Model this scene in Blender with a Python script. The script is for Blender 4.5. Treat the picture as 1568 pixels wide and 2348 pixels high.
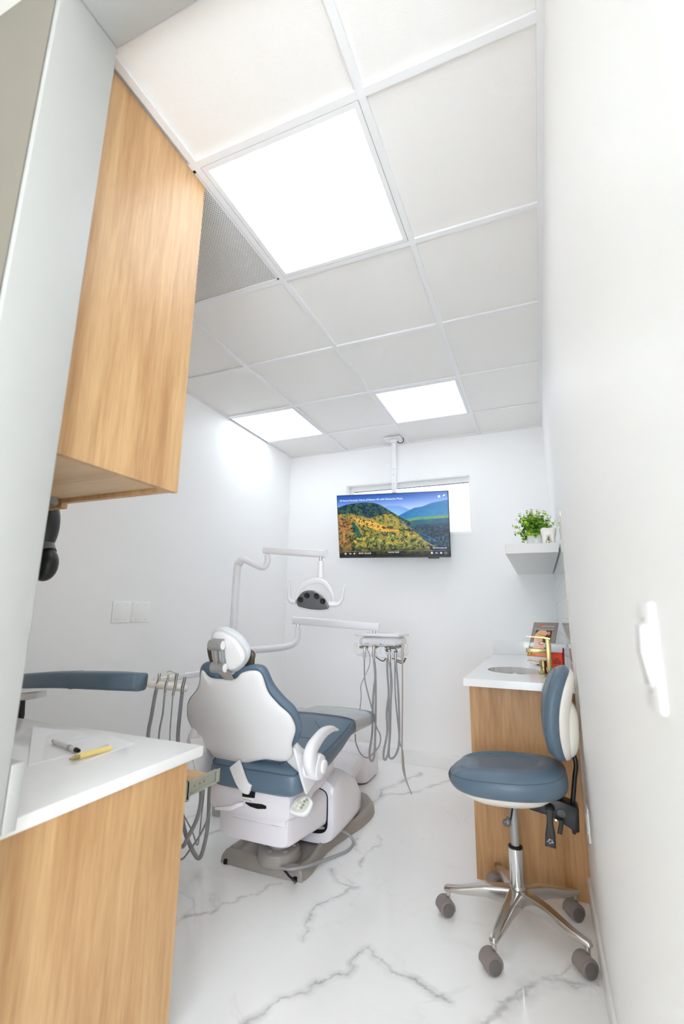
import bpy, bmesh, math, random
import numpy as np
from mathutils import Vector, Matrix
for o in list(bpy.data.objects): bpy.data.objects.remove(o, do_unlink=True)
S = bpy.context.scene
COL = S.collection
PI = math.pi

# ---------------------------------------------------------------- camera
CAM = Vector((0.38588, -1.01725, 1.16555))
CR = Vector((0.92280819, 0.38503115, 0.01326857)); CU = Vector((0.06880861, -0.1986055, 0.9776611)); CF = Vector((-0.37906519, 0.90128068, 0.20976824))
FPX = 1067.07
cd = bpy.data.cameras.new('camera'); co = bpy.data.objects.new('camera', cd); COL.objects.link(co)
co.matrix_world = Matrix(((CR.x, CU.x, -CF.x, CAM.x), (CR.y, CU.y, -CF.y, CAM.y), (CR.z, CU.z, -CF.z, CAM.z), (0, 0, 0, 1)))
cd.sensor_fit = 'HORIZONTAL'; cd.sensor_width = 24.0; cd.lens = 24.0 * FPX / 1568.0
cd.clip_start = 0.02
cd.dof.use_dof = True; cd.dof.focus_distance = 2.5; cd.dof.aperture_fstop = 2.4
S.camera = co

# ---------------------------------------------------------------- light and exposure
w = bpy.data.worlds.new('world'); S.world = w; w.use_nodes = True
w.node_tree.nodes['Background'].inputs[0].default_value = (0.83, 0.905, 1, 1)
w.node_tree.nodes['Background'].inputs[1].default_value = 9.0
S.cycles.max_bounces = 32; S.cycles.diffuse_bounces = 24; S.cycles.glossy_bounces = 8; S.cycles.transparent_max_bounces = 16
PANEL_E = 3.1          # the room's ceiling panels
PANEL_E2 = 3.5          # the two at the back
HALL_FILL_E = 0.8            # the added fill panels in the hallway ceiling
S.view_settings.view_transform = 'Standard'; S.view_settings.look = 'None'
S.view_settings.exposure = 0.31; S.view_settings.gamma = 1.0; S.view_settings.use_curve_mapping = False

# ---------------------------------------------------------------- pixel -> point on a known plane of the room
def ray(px, py): return CR * ((px - 784) / FPX) - CU * ((py - 1174) / FPX) + CF
def atx(px, py, v): d = ray(px, py); return CAM + d * ((v - CAM.x) / d.x)
def aty(px, py, v): d = ray(px, py); return CAM + d * ((v - CAM.y) / d.y)
def atz(px, py, v): d = ray(px, py); return CAM + d * ((v - CAM.z) / d.z)
def atp(px, py, O, N): d = ray(px, py); return CAM + d * ((O - CAM).dot(N) / d.dot(N))
def V3(*a): return Vector(a)

# ---------------------------------------------------------------- materials
def lin(c): c = c / 255.0; return c / 12.92 if c <= 0.04045 else ((c + 0.055) / 1.055) ** 2.4
def rgb(r, g, b): return (lin(r), lin(g), lin(b), 1)
def mat(name, col, rough=0.5, metal=0.0, spec=0.5, coat=0.0, emit=None, es=0, trans=0, alpha=1, bump=None):
    m = bpy.data.materials.new(name); m.use_nodes = True
    nt = m.node_tree; b = nt.nodes['Principled BSDF']
    b.inputs['Base Color'].default_value = rgb(*col)
    b.inputs['Roughness'].default_value = rough; b.inputs['Metallic'].default_value = metal
    b.inputs['Specular IOR Level'].default_value = spec
    b.inputs['Coat Weight'].default_value = coat; b.inputs['Transmission Weight'].default_value = trans
    b.inputs['Alpha'].default_value = alpha
    if emit: b.inputs['Emission Color'].default_value = rgb(*emit); b.inputs['Emission Strength'].default_value = es
    tc = nt.nodes.new('ShaderNodeTexCoord')
    nz = nt.nodes.new('ShaderNodeTexNoise'); nz.inputs['Scale'].default_value = bump[0] if bump else 60; nz.inputs['Detail'].default_value = 3
    bp = nt.nodes.new('ShaderNodeBump'); bp.inputs['Strength'].default_value = bump[1] if bump else 0.01; bp.inputs['Distance'].default_value = bump[2] if bump else 0.001
    nt.links.new(tc.outputs['Object'], nz.inputs['Vector']); nt.links.new(nz.outputs['Fac'], bp.inputs['Height']); nt.links.new(bp.outputs['Normal'], b.inputs['Normal'])
    return m
def wood(name, dark, light, axis='z', seed=0.0, rough=0.42):
    m = bpy.data.materials.new(name); m.use_nodes = True; nt = m.node_tree; L = nt.links; b = nt.nodes['Principled BSDF']
    b.inputs['Roughness'].default_value = rough
    tc = nt.nodes.new('ShaderNodeTexCoord'); mp = nt.nodes.new('ShaderNodeMapping')
    sc = {'z': (1, 1, .07), 'x': (.07, 1, 1), 'y': (1, .07, 1)}[axis]
    mp.inputs['Scale'].default_value = sc; mp.inputs['Location'].default_value = (seed, seed * .7, seed * .3)
    L.new(tc.outputs['Object'], mp.inputs['Vector'])
    n1 = nt.nodes.new('ShaderNodeTexNoise'); n1.inputs['Scale'].default_value = 7; n1.inputs['Detail'].default_value = 5; n1.inputs['Distortion'].default_value = 1.2
    n2 = nt.nodes.new('ShaderNodeTexNoise'); n2.inputs['Scale'].default_value = 70; n2.inputs['Detail'].default_value = 6
    n3 = nt.nodes.new('ShaderNodeTexNoise'); n3.inputs['Scale'].default_value = 230; n3.inputs['Detail'].default_value = 2
    for n in (n1, n2, n3): L.new(mp.outputs['Vector'], n.inputs['Vector'])
    a = nt.nodes.new('ShaderNodeMath'); a.operation = 'MULTIPLY_ADD'; a.inputs[1].default_value = .55
    L.new(n1.outputs['Fac'], a.inputs[0])
    a2 = nt.nodes.new('ShaderNodeMath'); a2.operation = 'MULTIPLY'; a2.inputs[1].default_value = .30; L.new(n2.outputs['Fac'], a2.inputs[0]); L.new(a2.outputs[0], a.inputs[2])
    a3 = nt.nodes.new('ShaderNodeMath'); a3.operation = 'MULTIPLY_ADD'; a3.inputs[1].default_value = .15; L.new(n3.outputs['Fac'], a3.inputs[0]); L.new(a.outputs[0], a3.inputs[2])
    r = nt.nodes.new('ShaderNodeValToRGB'); r.color_ramp.elements[0].position = .36; r.color_ramp.elements[1].position = .64
    r.color_ramp.elements[0].color = rgb(*dark); r.color_ramp.elements[1].color = rgb(*light)
    L.new(a3.outputs[0], r.inputs[0]); L.new(r.outputs[0], b.inputs['Base Color'])
    bp = nt.nodes.new('ShaderNodeBump'); bp.inputs['Strength'].default_value = .1; bp.inputs['Distance'].default_value = .0006
    L.new(n2.outputs['Fac'], bp.inputs['Height']); L.new(bp.outputs['Normal'], b.inputs['Normal'])
    return m
def thin_glass():
    m = bpy.data.materials.new('clear_window_glass'); m.use_nodes = True; nt = m.node_tree; nt.nodes.remove(nt.nodes['Principled BSDF'])
    t = nt.nodes.new('ShaderNodeBsdfTransparent'); g = nt.nodes.new('ShaderNodeBsdfGlossy'); g.inputs['Roughness'].default_value = .02; mx = nt.nodes.new('ShaderNodeMixShader'); mx.inputs[0].default_value = .06
    t.inputs[0].default_value = (.98, .98, .98, 1)
    nt.links.new(t.outputs[0], mx.inputs[1]); nt.links.new(g.outputs[0], mx.inputs[2]); nt.links.new(mx.outputs[0], nt.nodes['Material Output'].inputs[0]); return m
M = {}
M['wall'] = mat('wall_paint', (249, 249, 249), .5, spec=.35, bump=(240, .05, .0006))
M['wall_hall'] = mat('hall_paint', (240, 238, 232), .45, bump=(200, .05, .0006))
M['wall_hall_dimmed'] = mat('dimmed_beige_hall_paint', (126, 119, 108), .4, bump=(200, .05, .0006))  # beige darkened so the hall face's dim light sits in the colour
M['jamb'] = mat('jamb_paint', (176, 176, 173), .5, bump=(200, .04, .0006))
M['trim'] = mat('white_trim', (240, 240, 238), .35)
M['tile'] = mat('ceiling_tile', (240, 238, 235), .95, spec=.1, bump=(420, .5, .002))
M['tbar'] = mat('ceiling_grid', (236, 236, 237), .4)
M['panel'] = mat('light_diffuser', (255, 255, 255), .5, emit=(234, 244, 255), es=PANEL_E)
M['panel_back'] = mat('light_diffuser_back', (255, 255, 255), .5, emit=(234, 244, 255), es=PANEL_E2)
M['panel_hall_fill'] = mat('hall_fill_diffuser', (255, 255, 255), .5, emit=(240, 246, 255), es=HALL_FILL_E)
M['white'] = mat('white_plastic', (236, 235, 237), .22, coat=.2)
M['whitem'] = mat('white_satin_plastic', (228, 226, 225), .38)
M['plate'] = mat('wall_plate_plastic', (249, 249, 249), .3)
M['lav'] = mat('pale_housing_plastic', (232, 228, 232), .25, coat=.15)
M['warmwhite'] = mat('warm_white_plastic', (240, 236, 228), .35)
M['blue'] = mat('slate_blue_vinyl', (93, 113, 131), .36, spec=.5, bump=(900, .12, .0006))
M['seam'] = mat('slate_blue_piping', (70, 88, 106), .45)
M['stitch'] = mat('pale_blue_stitching', (112, 134, 150), .6)
M['taupe'] = mat('taupe_plastic', (154, 147, 140), .35)
M['grey'] = mat('grey_metal', (168, 168, 167), .35, metal=.4)
M['dgrey'] = mat('dark_grey_plastic', (88, 88, 88), .4)
M['hose'] = mat('grey_silicone_hose', (158, 159, 160), .42)
M['hosew'] = mat('beige_hose', (186, 176, 168), .45)
M['castor'] = mat('taupe_castor_plastic', (140, 130, 126), .45)
M['black'] = mat('black_plastic', (24, 24, 25), .35)
M['chrome'] = mat('polished_chrome', (222, 222, 224), .08, metal=1)
M['alu'] = mat('polished_aluminium', (200, 196, 192), .2, metal=1, bump=(40, .15, .002))
M['steel'] = mat('brushed_steel', (190, 184, 176), .3, metal=1)
M['gold'] = mat('brushed_gold', (184, 166, 116), .3, metal=1, bump=(300, .05, .001))
M['quartz'] = mat('white_quartz', (242, 242, 241), .12, spec=.55)
M['brown'] = mat('dark_brown_vinyl', (84, 74, 62), .4)
M['shelf'] = mat('white_shelf_paint', (232, 232, 230), .4)
M['wood'] = wood('light_oak_laminate', (176, 132, 86), (214, 176, 128))
M['wood_side'] = wood('oak_laminate_end_panel', (168, 122, 76), (212, 168, 118), seed=3.1)
M['wood_under'] = wood('oak_laminate_underside', (196, 160, 118), (222, 192, 152), axis='x', seed=1.7)
M['wood_tray'] = wood('oak_laminate_tray', (202, 156, 104), (232, 192, 142), axis='x', seed=5.2)
M['glass'] = mat('window_glass', (250, 253, 255), 0.0, trans=1.0)
M['thinglass'] = thin_glass()
M['zinc'] = mat('zinc_steel', (178, 182, 168), .35, metal=.45)
M['red'] = mat('red_translucent_plastic', (170, 10, 18), .2, coat=.3)
M['orange'] = mat('orange_label', (238, 70, 14), .5)
M['ink'] = mat('black_ink', (20, 14, 12), .6)
M['inkred'] = mat('dark_label_print', (120, 24, 12), .6)
M['inkw'] = mat('white_ink', (250, 250, 250), .6)
M['inkg'] = mat('pale_grey_ink', (176, 178, 182), .6)
M['paper'] = mat('white_paper', (246, 246, 248), .7)
M['yellow'] = mat('yellow_plastic', (246, 222, 138), .3)
M['acr'] = mat('frosted_lid_plastic', (236, 234, 242), .2, coat=.3)
M['leafs'] = [mat('leaf_green_a', (132, 178, 26), .5), mat('leaf_green_b', (92, 150, 34), .5), mat('leaf_green_c', (66, 124, 40), .5), mat('leaf_green_d', (168, 204, 34), .5)]
M['stem'] = mat('plant_stem', (86, 110, 40), .6)
M['soil'] = mat('dark_moss', (60, 48, 34), .9)
M['ceramic'] = mat('white_ceramic', (238, 240, 240), .12, coat=.4)
M['tooth'] = mat('ivory_ceramic', (240, 236, 228), .18, coat=.3)
M['tileg'] = mat('pale_glass_tile', (214, 222, 224), .1, coat=.4)
M['grout'] = mat('white_grout', (242, 242, 240), .7)
M['cover'] = mat('clear_plastic_film', (225, 226, 226), .18, alpha=.6, spec=.6, bump=(22, .35, .005))
M['screenglass'] = mat('black_bezel', (18, 18, 22), .2)
M['shaft'] = mat('dark_void', (8, 8, 8), .8)

# lens face of the operating lamp: fine vertical ribs
def ribbed():
    m = mat('smoked_ribbed_lens', (112, 112, 114), .22, metal=.35, coat=.5); nt = m.node_tree; b = nt.nodes['Principled BSDF']
    wv = nt.nodes.new('ShaderNodeTexWave'); wv.inputs['Scale'].default_value = 42; wv.bands_direction = 'X'
    tc = nt.nodes.new('ShaderNodeTexCoord'); nt.links.new(tc.outputs['Object'], wv.inputs['Vector'])
    r = nt.nodes.new('ShaderNodeValToRGB'); r.color_ramp.elements[0].color = rgb(114, 113, 112); r.color_ramp.elements[1].color = rgb(128, 127, 126)
    nt.links.new(wv.outputs['Fac'], r.inputs[0]); nt.links.new(r.outputs[0], b.inputs['Base Color']); return m
M['lens'] = ribbed()
# perforated metal
def perforated():
    m = mat('perforated_metal', (225, 225, 222), .5); nt = m.node_tree; L = nt.links; b = nt.nodes['Principled BSDF']
    tc = nt.nodes.new('ShaderNodeTexCoord'); sp = nt.nodes.new('ShaderNodeSeparateXYZ'); L.new(tc.outputs['Object'], sp.inputs[0])
    def mth(op, a, bb=None, c=None):
        n = nt.nodes.new('ShaderNodeMath'); n.operation = op
        for i, v in enumerate((a, bb, c)):
            if v is None: continue
            if isinstance(v, (int, float)): n.inputs[i].default_value = v
            else: L.new(v, n.inputs[i])
        return n.outputs[0]
    P = .0078
    yr = mth('DIVIDE', sp.outputs['Y'], P * .866); row = mth('FLOOR', yr); off = mth('MULTIPLY', mth('MODULO', mth('ABSOLUTE', row), 2), .5)
    xr = mth('ADD', mth('DIVIDE', sp.outputs['X'], P), off)
    fx = mth('SUBTRACT', mth('FRACT', xr), .5); fy = mth('MULTIPLY', mth('SUBTRACT', mth('FRACT', yr), .5), .866)
    d = mth('SQRT', mth('ADD', mth('MULTIPLY', fx, fx), mth('MULTIPLY', fy, fy)))
    hole = mth('LESS_THAN', d, .31)
    mx = nt.nodes.new('ShaderNodeMix'); mx.data_type = 'RGBA'; L.new(hole, mx.inputs['Factor'])
    mx.inputs['A'].default_value = rgb(240, 240, 237); mx.inputs['B'].default_value = rgb(74, 76, 76)
    L.new(mx.outputs['Result'], b.inputs['Base Color']); return m
M['perf'] = perforated()

# ---------------------------------------------------------------- mesh helpers
def finish(name, bm, m, parent=None, smooth=False, bevel=0, seg=2, sub=0, ang=40, keep=False):
    bmesh.ops.recalc_face_normals(bm, faces=bm.faces[:])
    vs = [v.co for v in bm.verts]
    mn = Vector((min(v.x for v in vs), min(v.y for v in vs), min(v.z for v in vs))); mx = Vector((max(v.x for v in vs), max(v.y for v in vs), max(v.z for v in vs)))
    c = Vector((0, 0, 0)) if keep else (mn + mx) / 2
    for v in bm.verts: v.co -= c
    me = bpy.data.meshes.new(name); bm.to_mesh(me); bm.free()
    o = bpy.data.objects.new(name, me); COL.objects.link(o)
    me.materials.append(m)
    o['wc'] = tuple(c)
    if parent is not None:
        o.parent = parent; pc = Vector(parent['wc']); o.location = c - pc
    else: o.location = c
    if smooth:
        for p in me.polygons: p.use_smooth = True
        if ang:
            md = o.modifiers.new('es', 'EDGE_SPLIT'); md.split_angle = math.radians(ang)
    if bevel:
        b = o.modifiers.new('bevel', 'BEVEL'); b.width = bevel; b.segments = seg; b.limit_method = 'ANGLE'; b.angle_limit = math.radians(35)
        for p in me.polygons: p.use_smooth = True
        md = o.modifiers.new('es', 'EDGE_SPLIT'); md.split_angle = math.radians(50)
    if sub:
        s = o.modifiers.new('sub', 'SUBSURF'); s.levels = sub; s.render_levels = sub
    return o
def thing(name, label, cat, loc=(0, 0, 0), group=None):
    o = bpy.data.objects.new(name, None); COL.objects.link(o); o.location = loc; o.empty_display_size = .05
    o['wc'] = tuple(loc); o['label'] = label; o['category'] = cat
    if group: o['group'] = group
    return o
def tag(o, label, cat, group=None):
    o['label'] = label; o['category'] = cat
    if group: o['group'] = group
    return o
def struct(o): o['kind'] = 'structure'; return o
def B(): return bmesh.new()
def box(bm, x0, x1, y0, y1, z0, z1):
    v = [bm.verts.new((x, y, z)) for x in (x0, x1) for y in (y0, y1) for z in (z0, z1)]
    for f in ((0, 1, 3, 2), (4, 6, 7, 5), (0, 4, 5, 1), (2, 3, 7, 6), (0, 2, 6, 4), (1, 5, 7, 3)): bm.faces.new([v[i] for i in f])
    return bm
def bx(*a): return box(B(), *a)
def obox(bm, O, U, V, N, u, v, n):
    """box of half sizes u,v,n about O"""
    vs = [bm.verts.new(O + U * (a * u) + V * (b * v) + N * (c * n)) for a in (-1, 1) for b in (-1, 1) for c in (-1, 1)]
    for f in ((0, 1, 3, 2), (4, 6, 7, 5), (0, 4, 5, 1), (2, 3, 7, 6), (0, 2, 6, 4), (1, 5, 7, 3)): bm.faces.new([vs[i] for i in f])
    return bm
def catmull(pts, n=8, closed=False):
    P = [Vector(p) for p in pts]; out = []; N = len(P)
    rng = range(N) if closed else range(N - 1)
    for i in rng:
        p0 = P[(i - 1) % N] if closed or i > 0 else P[0] * 2 - P[1]
        p1 = P[i]; p2 = P[(i + 1) % N]
        p3 = P[(i + 2) % N] if closed or i + 2 < N else P[-1] * 2 - P[-2]
        for k in range(n):
            t = k / n
            out.append(.5 * ((2 * p1) + (p2 - p0) * t + (2 * p0 - 5 * p1 + 4 * p2 - p3) * t * t + (3 * p1 - p0 - 3 * p2 + p3) * t ** 3))
    if not closed: out.append(P[-1].copy())
    return out
def loft(bm, rings, caps=True, closed_path=False):
    R = [[bm.verts.new(p) for p in r] for r in rings]; n = len(R[0])
    pairs = list(zip(R[:-1], R[1:])) + ([(R[-1], R[0])] if closed_path else [])
    for a, b in pairs:
        for i in range(n):
            j = (i + 1) % n
            try: bm.faces.new((a[i], a[j], b[j], b[i]))
            except ValueError: pass
    if caps and not closed_path:
        bm.faces.new(R[0][::-1]); bm.faces.new(R[-1])
    return bm
def tube(bm, pts, r, seg=10, smooth=6, caps=True, flat=None):
    P = catmull(pts, smooth) if smooth and len(pts) > 2 else [Vector(p) for p in pts]
    n = len(P); rr = r if callable(r) else (lambda t: r)
    if isinstance(r, (list, tuple)):
        def rr(t):
            x = t * (len(r) - 1); i = min(int(x), len(r) - 2); return r[i] + (r[i + 1] - r[i]) * (x - i)
    T = [(P[min(i + 1, n - 1)] - P[max(i - 1, 0)]).normalized() for i in range(n)]
    a = Vector((0, 0, 1)) if abs(T[0].z) < .9 else Vector((1, 0, 0))
    nrm = T[0].cross(a).normalized(); rings = []
    for i in range(n):
        nrm = (nrm - T[i] * nrm.dot(T[i])).normalized(); bn = T[i].cross(nrm); q = rr(i / max(1, n - 1))
        rings.append([P[i] + (nrm * math.cos(2 * PI * k / seg) + bn * math.sin(2 * PI * k / seg)) * q for k in range(seg)])
    return loft(bm, rings, caps)
def band(bm, pts, ws, A, th, seg=16, smooth=6, e=2.5):
    """swept superellipse: width ws across the path, thickness th along axis A"""
    P = catmull(pts, smooth) if smooth else [Vector(p) for p in pts]; n = len(P); rings = []
    A = Vector(A).normalized()
    def iv(l, t):
        if not isinstance(l, (list, tuple)): return l
        x = t * (len(l) - 1); i = min(int(x), len(l) - 2); return l[i] + (l[i + 1] - l[i]) * (x - i)
    for i in range(n):
        T = (P[min(i + 1, n - 1)] - P[max(i - 1, 0)]).normalized(); W = T.cross(A).normalized(); t = i / (n - 1)
        hw = iv(ws, t) / 2; ht = iv(th, t) / 2; ring = []
        for k in range(seg):
            c, s = math.cos(2 * PI * k / seg), math.sin(2 * PI * k / seg)
            ring.append(P[i] + W * (hw * math.copysign(abs(c) ** (2 / e), c)) + A * (ht * math.copysign(abs(s) ** (2 / e), s)))
        rings.append(ring)
    return loft(bm, rings)
def cyl(bm, a, b, r, r2=None, seg=20):
    return tube(bm, [a, b], [r, r if r2 is None else r2], seg, 0)
def lathe(bm, O, A, prof, seg=28):
    A = Vector(A).normalized(); a = Vector((0, 0, 1)) if abs(A.z) < .9 else Vector((1, 0, 0)); X = A.cross(a).normalized(); Y = A.cross(X)
    rings = [[Vector(O) + A * z + (X * math.cos(2 * PI * k / seg) + Y * math.sin(2 * PI * k / seg)) * max(r, 1e-5) for k in range(seg)] for r, z in prof]
    return loft(bm, rings)
def pad(bm, outline, O, U, V, N, Tf, Tb, n=5, q=2.0, rings=9, curve=None, dip=None, c=(0, 0), res=6, nb=None):
    out = [(p.x, p.y) for p in catmull([(s, t, 0) for s, t in outline], res, True)]; m = len(out)
    def P(s, t, h):
        return O + U * s + V * t + N * (h + (curve(s, t) if curve else 0))
    rho = [math.sin(k / rings * PI / 2) for k in range(1, rings + 1)]
    def prof(r, e): return max(0.0, 1 - r ** e) ** (1 / q)
    fc = bm.verts.new(P(c[0], c[1], Tf + (dip(c[0], c[1]) if dip else 0))); bc = bm.verts.new(P(c[0], c[1], -Tb)); F = []; Bk = []
    for r in rho:
        row = []
        for s, t in out:
            ss, tt = c[0] + (s - c[0]) * r, c[1] + (t - c[1]) * r
            row.append(bm.verts.new(P(ss, tt, Tf * prof(r, n) + (dip(ss, tt) if dip and r < .999 else 0))))
        F.append(row)
    for r in rho[:-1]:
        row = []
        for s, t in out:
            ss, tt = c[0] + (s - c[0]) * r, c[1] + (t - c[1]) * r
            row.append(bm.verts.new(P(ss, tt, -Tb * prof(r, nb or n))))
        Bk.append(row)
    Bk.append(F[-1])
    for R, ctr in ((F, fc), (Bk, bc)):
        for i in range(m): bm.faces.new((ctr, R[0][i], R[0][(i + 1) % m]))
        for a, b in zip(R[:-1], R[1:]):
            for i in range(m):
                j = (i + 1) % m
                bm.faces.new((a[i], b[i], b[j], a[j]))
    return bm
def prism(bm, pts, D):
    """polygon pts (world) extruded by vector D"""
    a = [bm.verts.new(p) for p in pts]; b = [bm.verts.new(Vector(p) + Vector(D)) for p in pts]; n = len(a)
    bm.faces.new(a[::-1]); bm.faces.new(b)
    for i in range(n): bm.faces.new((a[i], a[(i + 1) % n], b[(i + 1) % n], b[i]))
    return bm
def rsec(cx, cz, hw, hh, y, e=5, seg=32, crown=0):
    r = []
    for k in range(seg):
        c, s = math.cos(2 * PI * k / seg), math.sin(2 * PI * k / seg)
        x = hw * math.copysign(abs(c) ** (2 / e), c); z = hh * math.copysign(abs(s) ** (2 / e), s)
        if z > 0 and crown: z += crown * (1 - (x / hw) ** 2)
        r.append(Vector((cx + x, y, cz + z)))
    return r
def text(name, body, O, U, V, size, m, parent, align='LEFT', ext=.0002):
    cu = bpy.data.curves.new(name, 'FONT'); cu.body = body; cu.size = size; cu.extrude = ext; cu.align_x = align
    tmp = bpy.data.objects.new('tmp', cu); COL.objects.link(tmp)
    dg = bpy.context.evaluated_depsgraph_get(); me = bpy.data.meshes.new_from_object(tmp.evaluated_get(dg))
    bpy.data.objects.remove(tmp, do_unlink=True)
    N = U.cross(V); bm = B(); bm.from_mesh(me); bpy.data.meshes.remove(me)
    for v in bm.verts: v.co = O + U * v.co.x + V * v.co.y + N * v.co.z
    return finish(name, bm, m, parent)

# ================================================================= THE SETTING
H = 2.665; XL = -1.82; XR = .500; YB = 2.896; YF = -.367; YH = -.524; XJ = -.562; T = .6096
# floor with marble veins; distance-to-vein stored per vertex
def c6(*p): return [(300 + .7653 * x, 1900 + .7653 * y) for x, y in p]
def c1(*p): return [(600 + .3189 * x, 1400 + .3189 * y) for x, y in p]
def cL(*p): return [(400 + .1278 * x, 1700 + .1278 * y) for x, y in p]
veins = [(c6((330, 590), (360, 570), (420, 530), (500, 495), (540, 470), (620, 435), (665, 420), (712, 355)), .006),
         (c6((712, 360), (760, 400), (780, 430), (850, 450), (900, 490), (960, 520)), .007),
         (c6((515, 335), (520, 290), (535, 250), (590, 215), (640, 195), (680, 175), (640, 168), (600, 122)), .007),
         (c6((640, 195), (668, 165), (640, 140)), .005), (c6((450, 165), (400, 185), (340, 205), (270, 230), (240, 255), (160, 265)), .004),
         (c6((1050, 600), (1070, 575), (1110, 540), (1130, 510), (1180, 480), (1220, 460), (1280, 450), (1340, 465), (1400, 468)), .012),
         (c6((1100, 520), (1180, 475)), .008), (c6((1250, 440), (1300, 430), (1330, 408)), .005), (c6((1290, 450), (1340, 478), (1400, 460)), .005),
         (c6((680, 30), (700, 80), (690, 115)), .005), (c6((700, 80), (725, 55), (740, 20)), .004),
         (c1((740, 1425), (770, 1395), (850, 1340), (858, 1290), (950, 1250), (1030, 1210), (1140, 1165)), .010),
         (c1((850, 1335), (950, 1320), (1060, 1305), (1150, 1290), (1350, 1225), (1420, 1190)), .007),
         (cL((560, 1665), (640, 1645), (760, 1610), (890, 1580)), .006), (cL((130, 1430), (250, 1370), (380, 1330)), .006)]
def make_floor():
    gxs = np.concatenate([np.linspace(-3, -1.9, 30)[:-1], np.linspace(-1.9, .6, 320)[:-1], np.linspace(.6, 2.0, 30)]); gys = np.concatenate([np.linspace(-3, -.3, 50)[:-1], np.linspace(-.3, 2.95, 410)])
    nx, ny = len(gxs), len(gys)
    gx, gy = np.meshgrid(gxs, gys); P = np.stack([gx.ravel(), gy.ravel()], 1)
    best = np.full(len(P), 9.0); rnd = random.Random(5)
    for pts, wd in veins:
        q = [atz(a, b, 0) for a, b in pts]
        for _ in range(4):
            n = []
            for a, b in zip(q[:-1], q[1:]):
                d = b - a; off = V3(-d.y, d.x, 0) * rnd.gauss(0, .13); n += [a, (a + b) / 2 + off]
            q = n + [q[-1]]
        for k, (a, b) in enumerate(zip(q[:-1], q[1:])):
            wv_ = wd * .5 * (.55 + .6 * rnd.random())
            R_ = wv_ * 9 + .01; msk = (P[:, 0] > min(a.x, b.x) - R_) & (P[:, 0] < max(a.x, b.x) + R_) & (P[:, 1] > min(a.y, b.y) - R_) & (P[:, 1] < max(a.y, b.y) + R_)
            Q = P[msk]; A = np.array((a.x, a.y)); D = np.array((b.x, b.y)) - A; t = np.clip(((Q - A) @ D) / max(1e-9, D @ D), 0, 1)
            d = np.linalg.norm(Q - (A + t[:, None] * D), axis=1) / wv_; best[msk] = np.minimum(best[msk], d)
    me = bpy.data.meshes.new('floor')
    co_ = np.concatenate([P, np.zeros((len(P), 1))], 1)
    i = np.arange(ny - 1)[:, None] * nx + np.arange(nx - 1)[None, :]; f = np.stack([i, i + 1, i + nx + 1, i + nx], -1).reshape(-1, 4)
    me.from_pydata(co_.tolist(), [], f.tolist())
    at = me.attributes.new('vein', 'FLOAT', 'POINT'); at.data.foreach_set('value', best.astype(np.float32))
    o = bpy.data.objects.new('floor', me); COL.objects.link(o); o['wc'] = (0, 0, 0)
    m = mat('polished_marble_tile', (248, 248, 248), .07, spec=.5); nt = m.node_tree; L = nt.links; b = nt.nodes['Principled BSDF']
    for l in list(b.inputs['Normal'].links): L.remove(l)
    a = nt.nodes.new('ShaderNodeAttribute'); a.attribute_name = 'vein'; tc = nt.nodes.new('ShaderNodeTexCoord')
    def noise(sc, det, dist=0):
        n = nt.nodes.new('ShaderNodeTexNoise'); n.inputs['Scale'].default_value = sc; n.inputs['Detail'].default_value = det; n.inputs['Distortion'].default_value = dist; L.new(tc.outputs['Object'], n.inputs['Vector']); return n.outputs['Fac']
    def mr(v, a0, a1, b0, b1):
        n = nt.nodes.new('ShaderNodeMapRange'); n.inputs[1].default_value = a0; n.inputs[2].default_value = a1; n.inputs[3].default_value = b0; n.inputs[4].default_value = b1; L.new(v, n.inputs[0]); return n.outputs[0]
    def mm(op, x, y):
        n = nt.nodes.new('ShaderNodeMath'); n.operation = op
        for k, v in enumerate((x, y)):
            if isinstance(v, (int, float)): n.inputs[k].default_value = v
            else: L.new(v, n.inputs[k])
        return n.outputs[0]
    n1 = noise(26, 4, .6); wob = mr(n1, 0.3, .7, -1.7, 1.7)
    d = mm('ADD', a.outputs['Fac'], mr(noise(90, 3), .3, .7, -.5, .5))
    core = mr(d, .3, 2.2, 1, 0); halo = mr(a.outputs['Fac'], 0, 8, .45, 0)
    core = mm('MULTIPLY', core, mr(noise(13, 3), .38, .58, .35, 1))
    halo = mm('MULTIPLY', halo, mr(noise(9, 4), .35, .65, 0, 1))
    # faint background veining
    rid = mm('ABSOLUTE', mm('SUBTRACT', noise(1.6, 6, 1.5), .5), 0); fa = mm('MULTIPLY', mr(rid, 0, .012, .16, 0), mr(noise(2.3, 2), .45, .65, 0, 1))
    tot = mm('MINIMUM', mm('ADD', mm('ADD', mm('MULTIPLY', core, .43), halo), fa), 1)
    mx = nt.nodes.new('ShaderNodeMix'); mx.data_type = 'RGBA'; L.new(tot, mx.inputs['Factor']); mx.inputs['A'].default_value = rgb(249, 249, 248); mx.inputs['B'].default_value = rgb(158, 159, 162)
    L.new(mx.outputs['Result'], b.inputs['Base Color']); me.materials.append(m); return struct(o)
make_floor()

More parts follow.
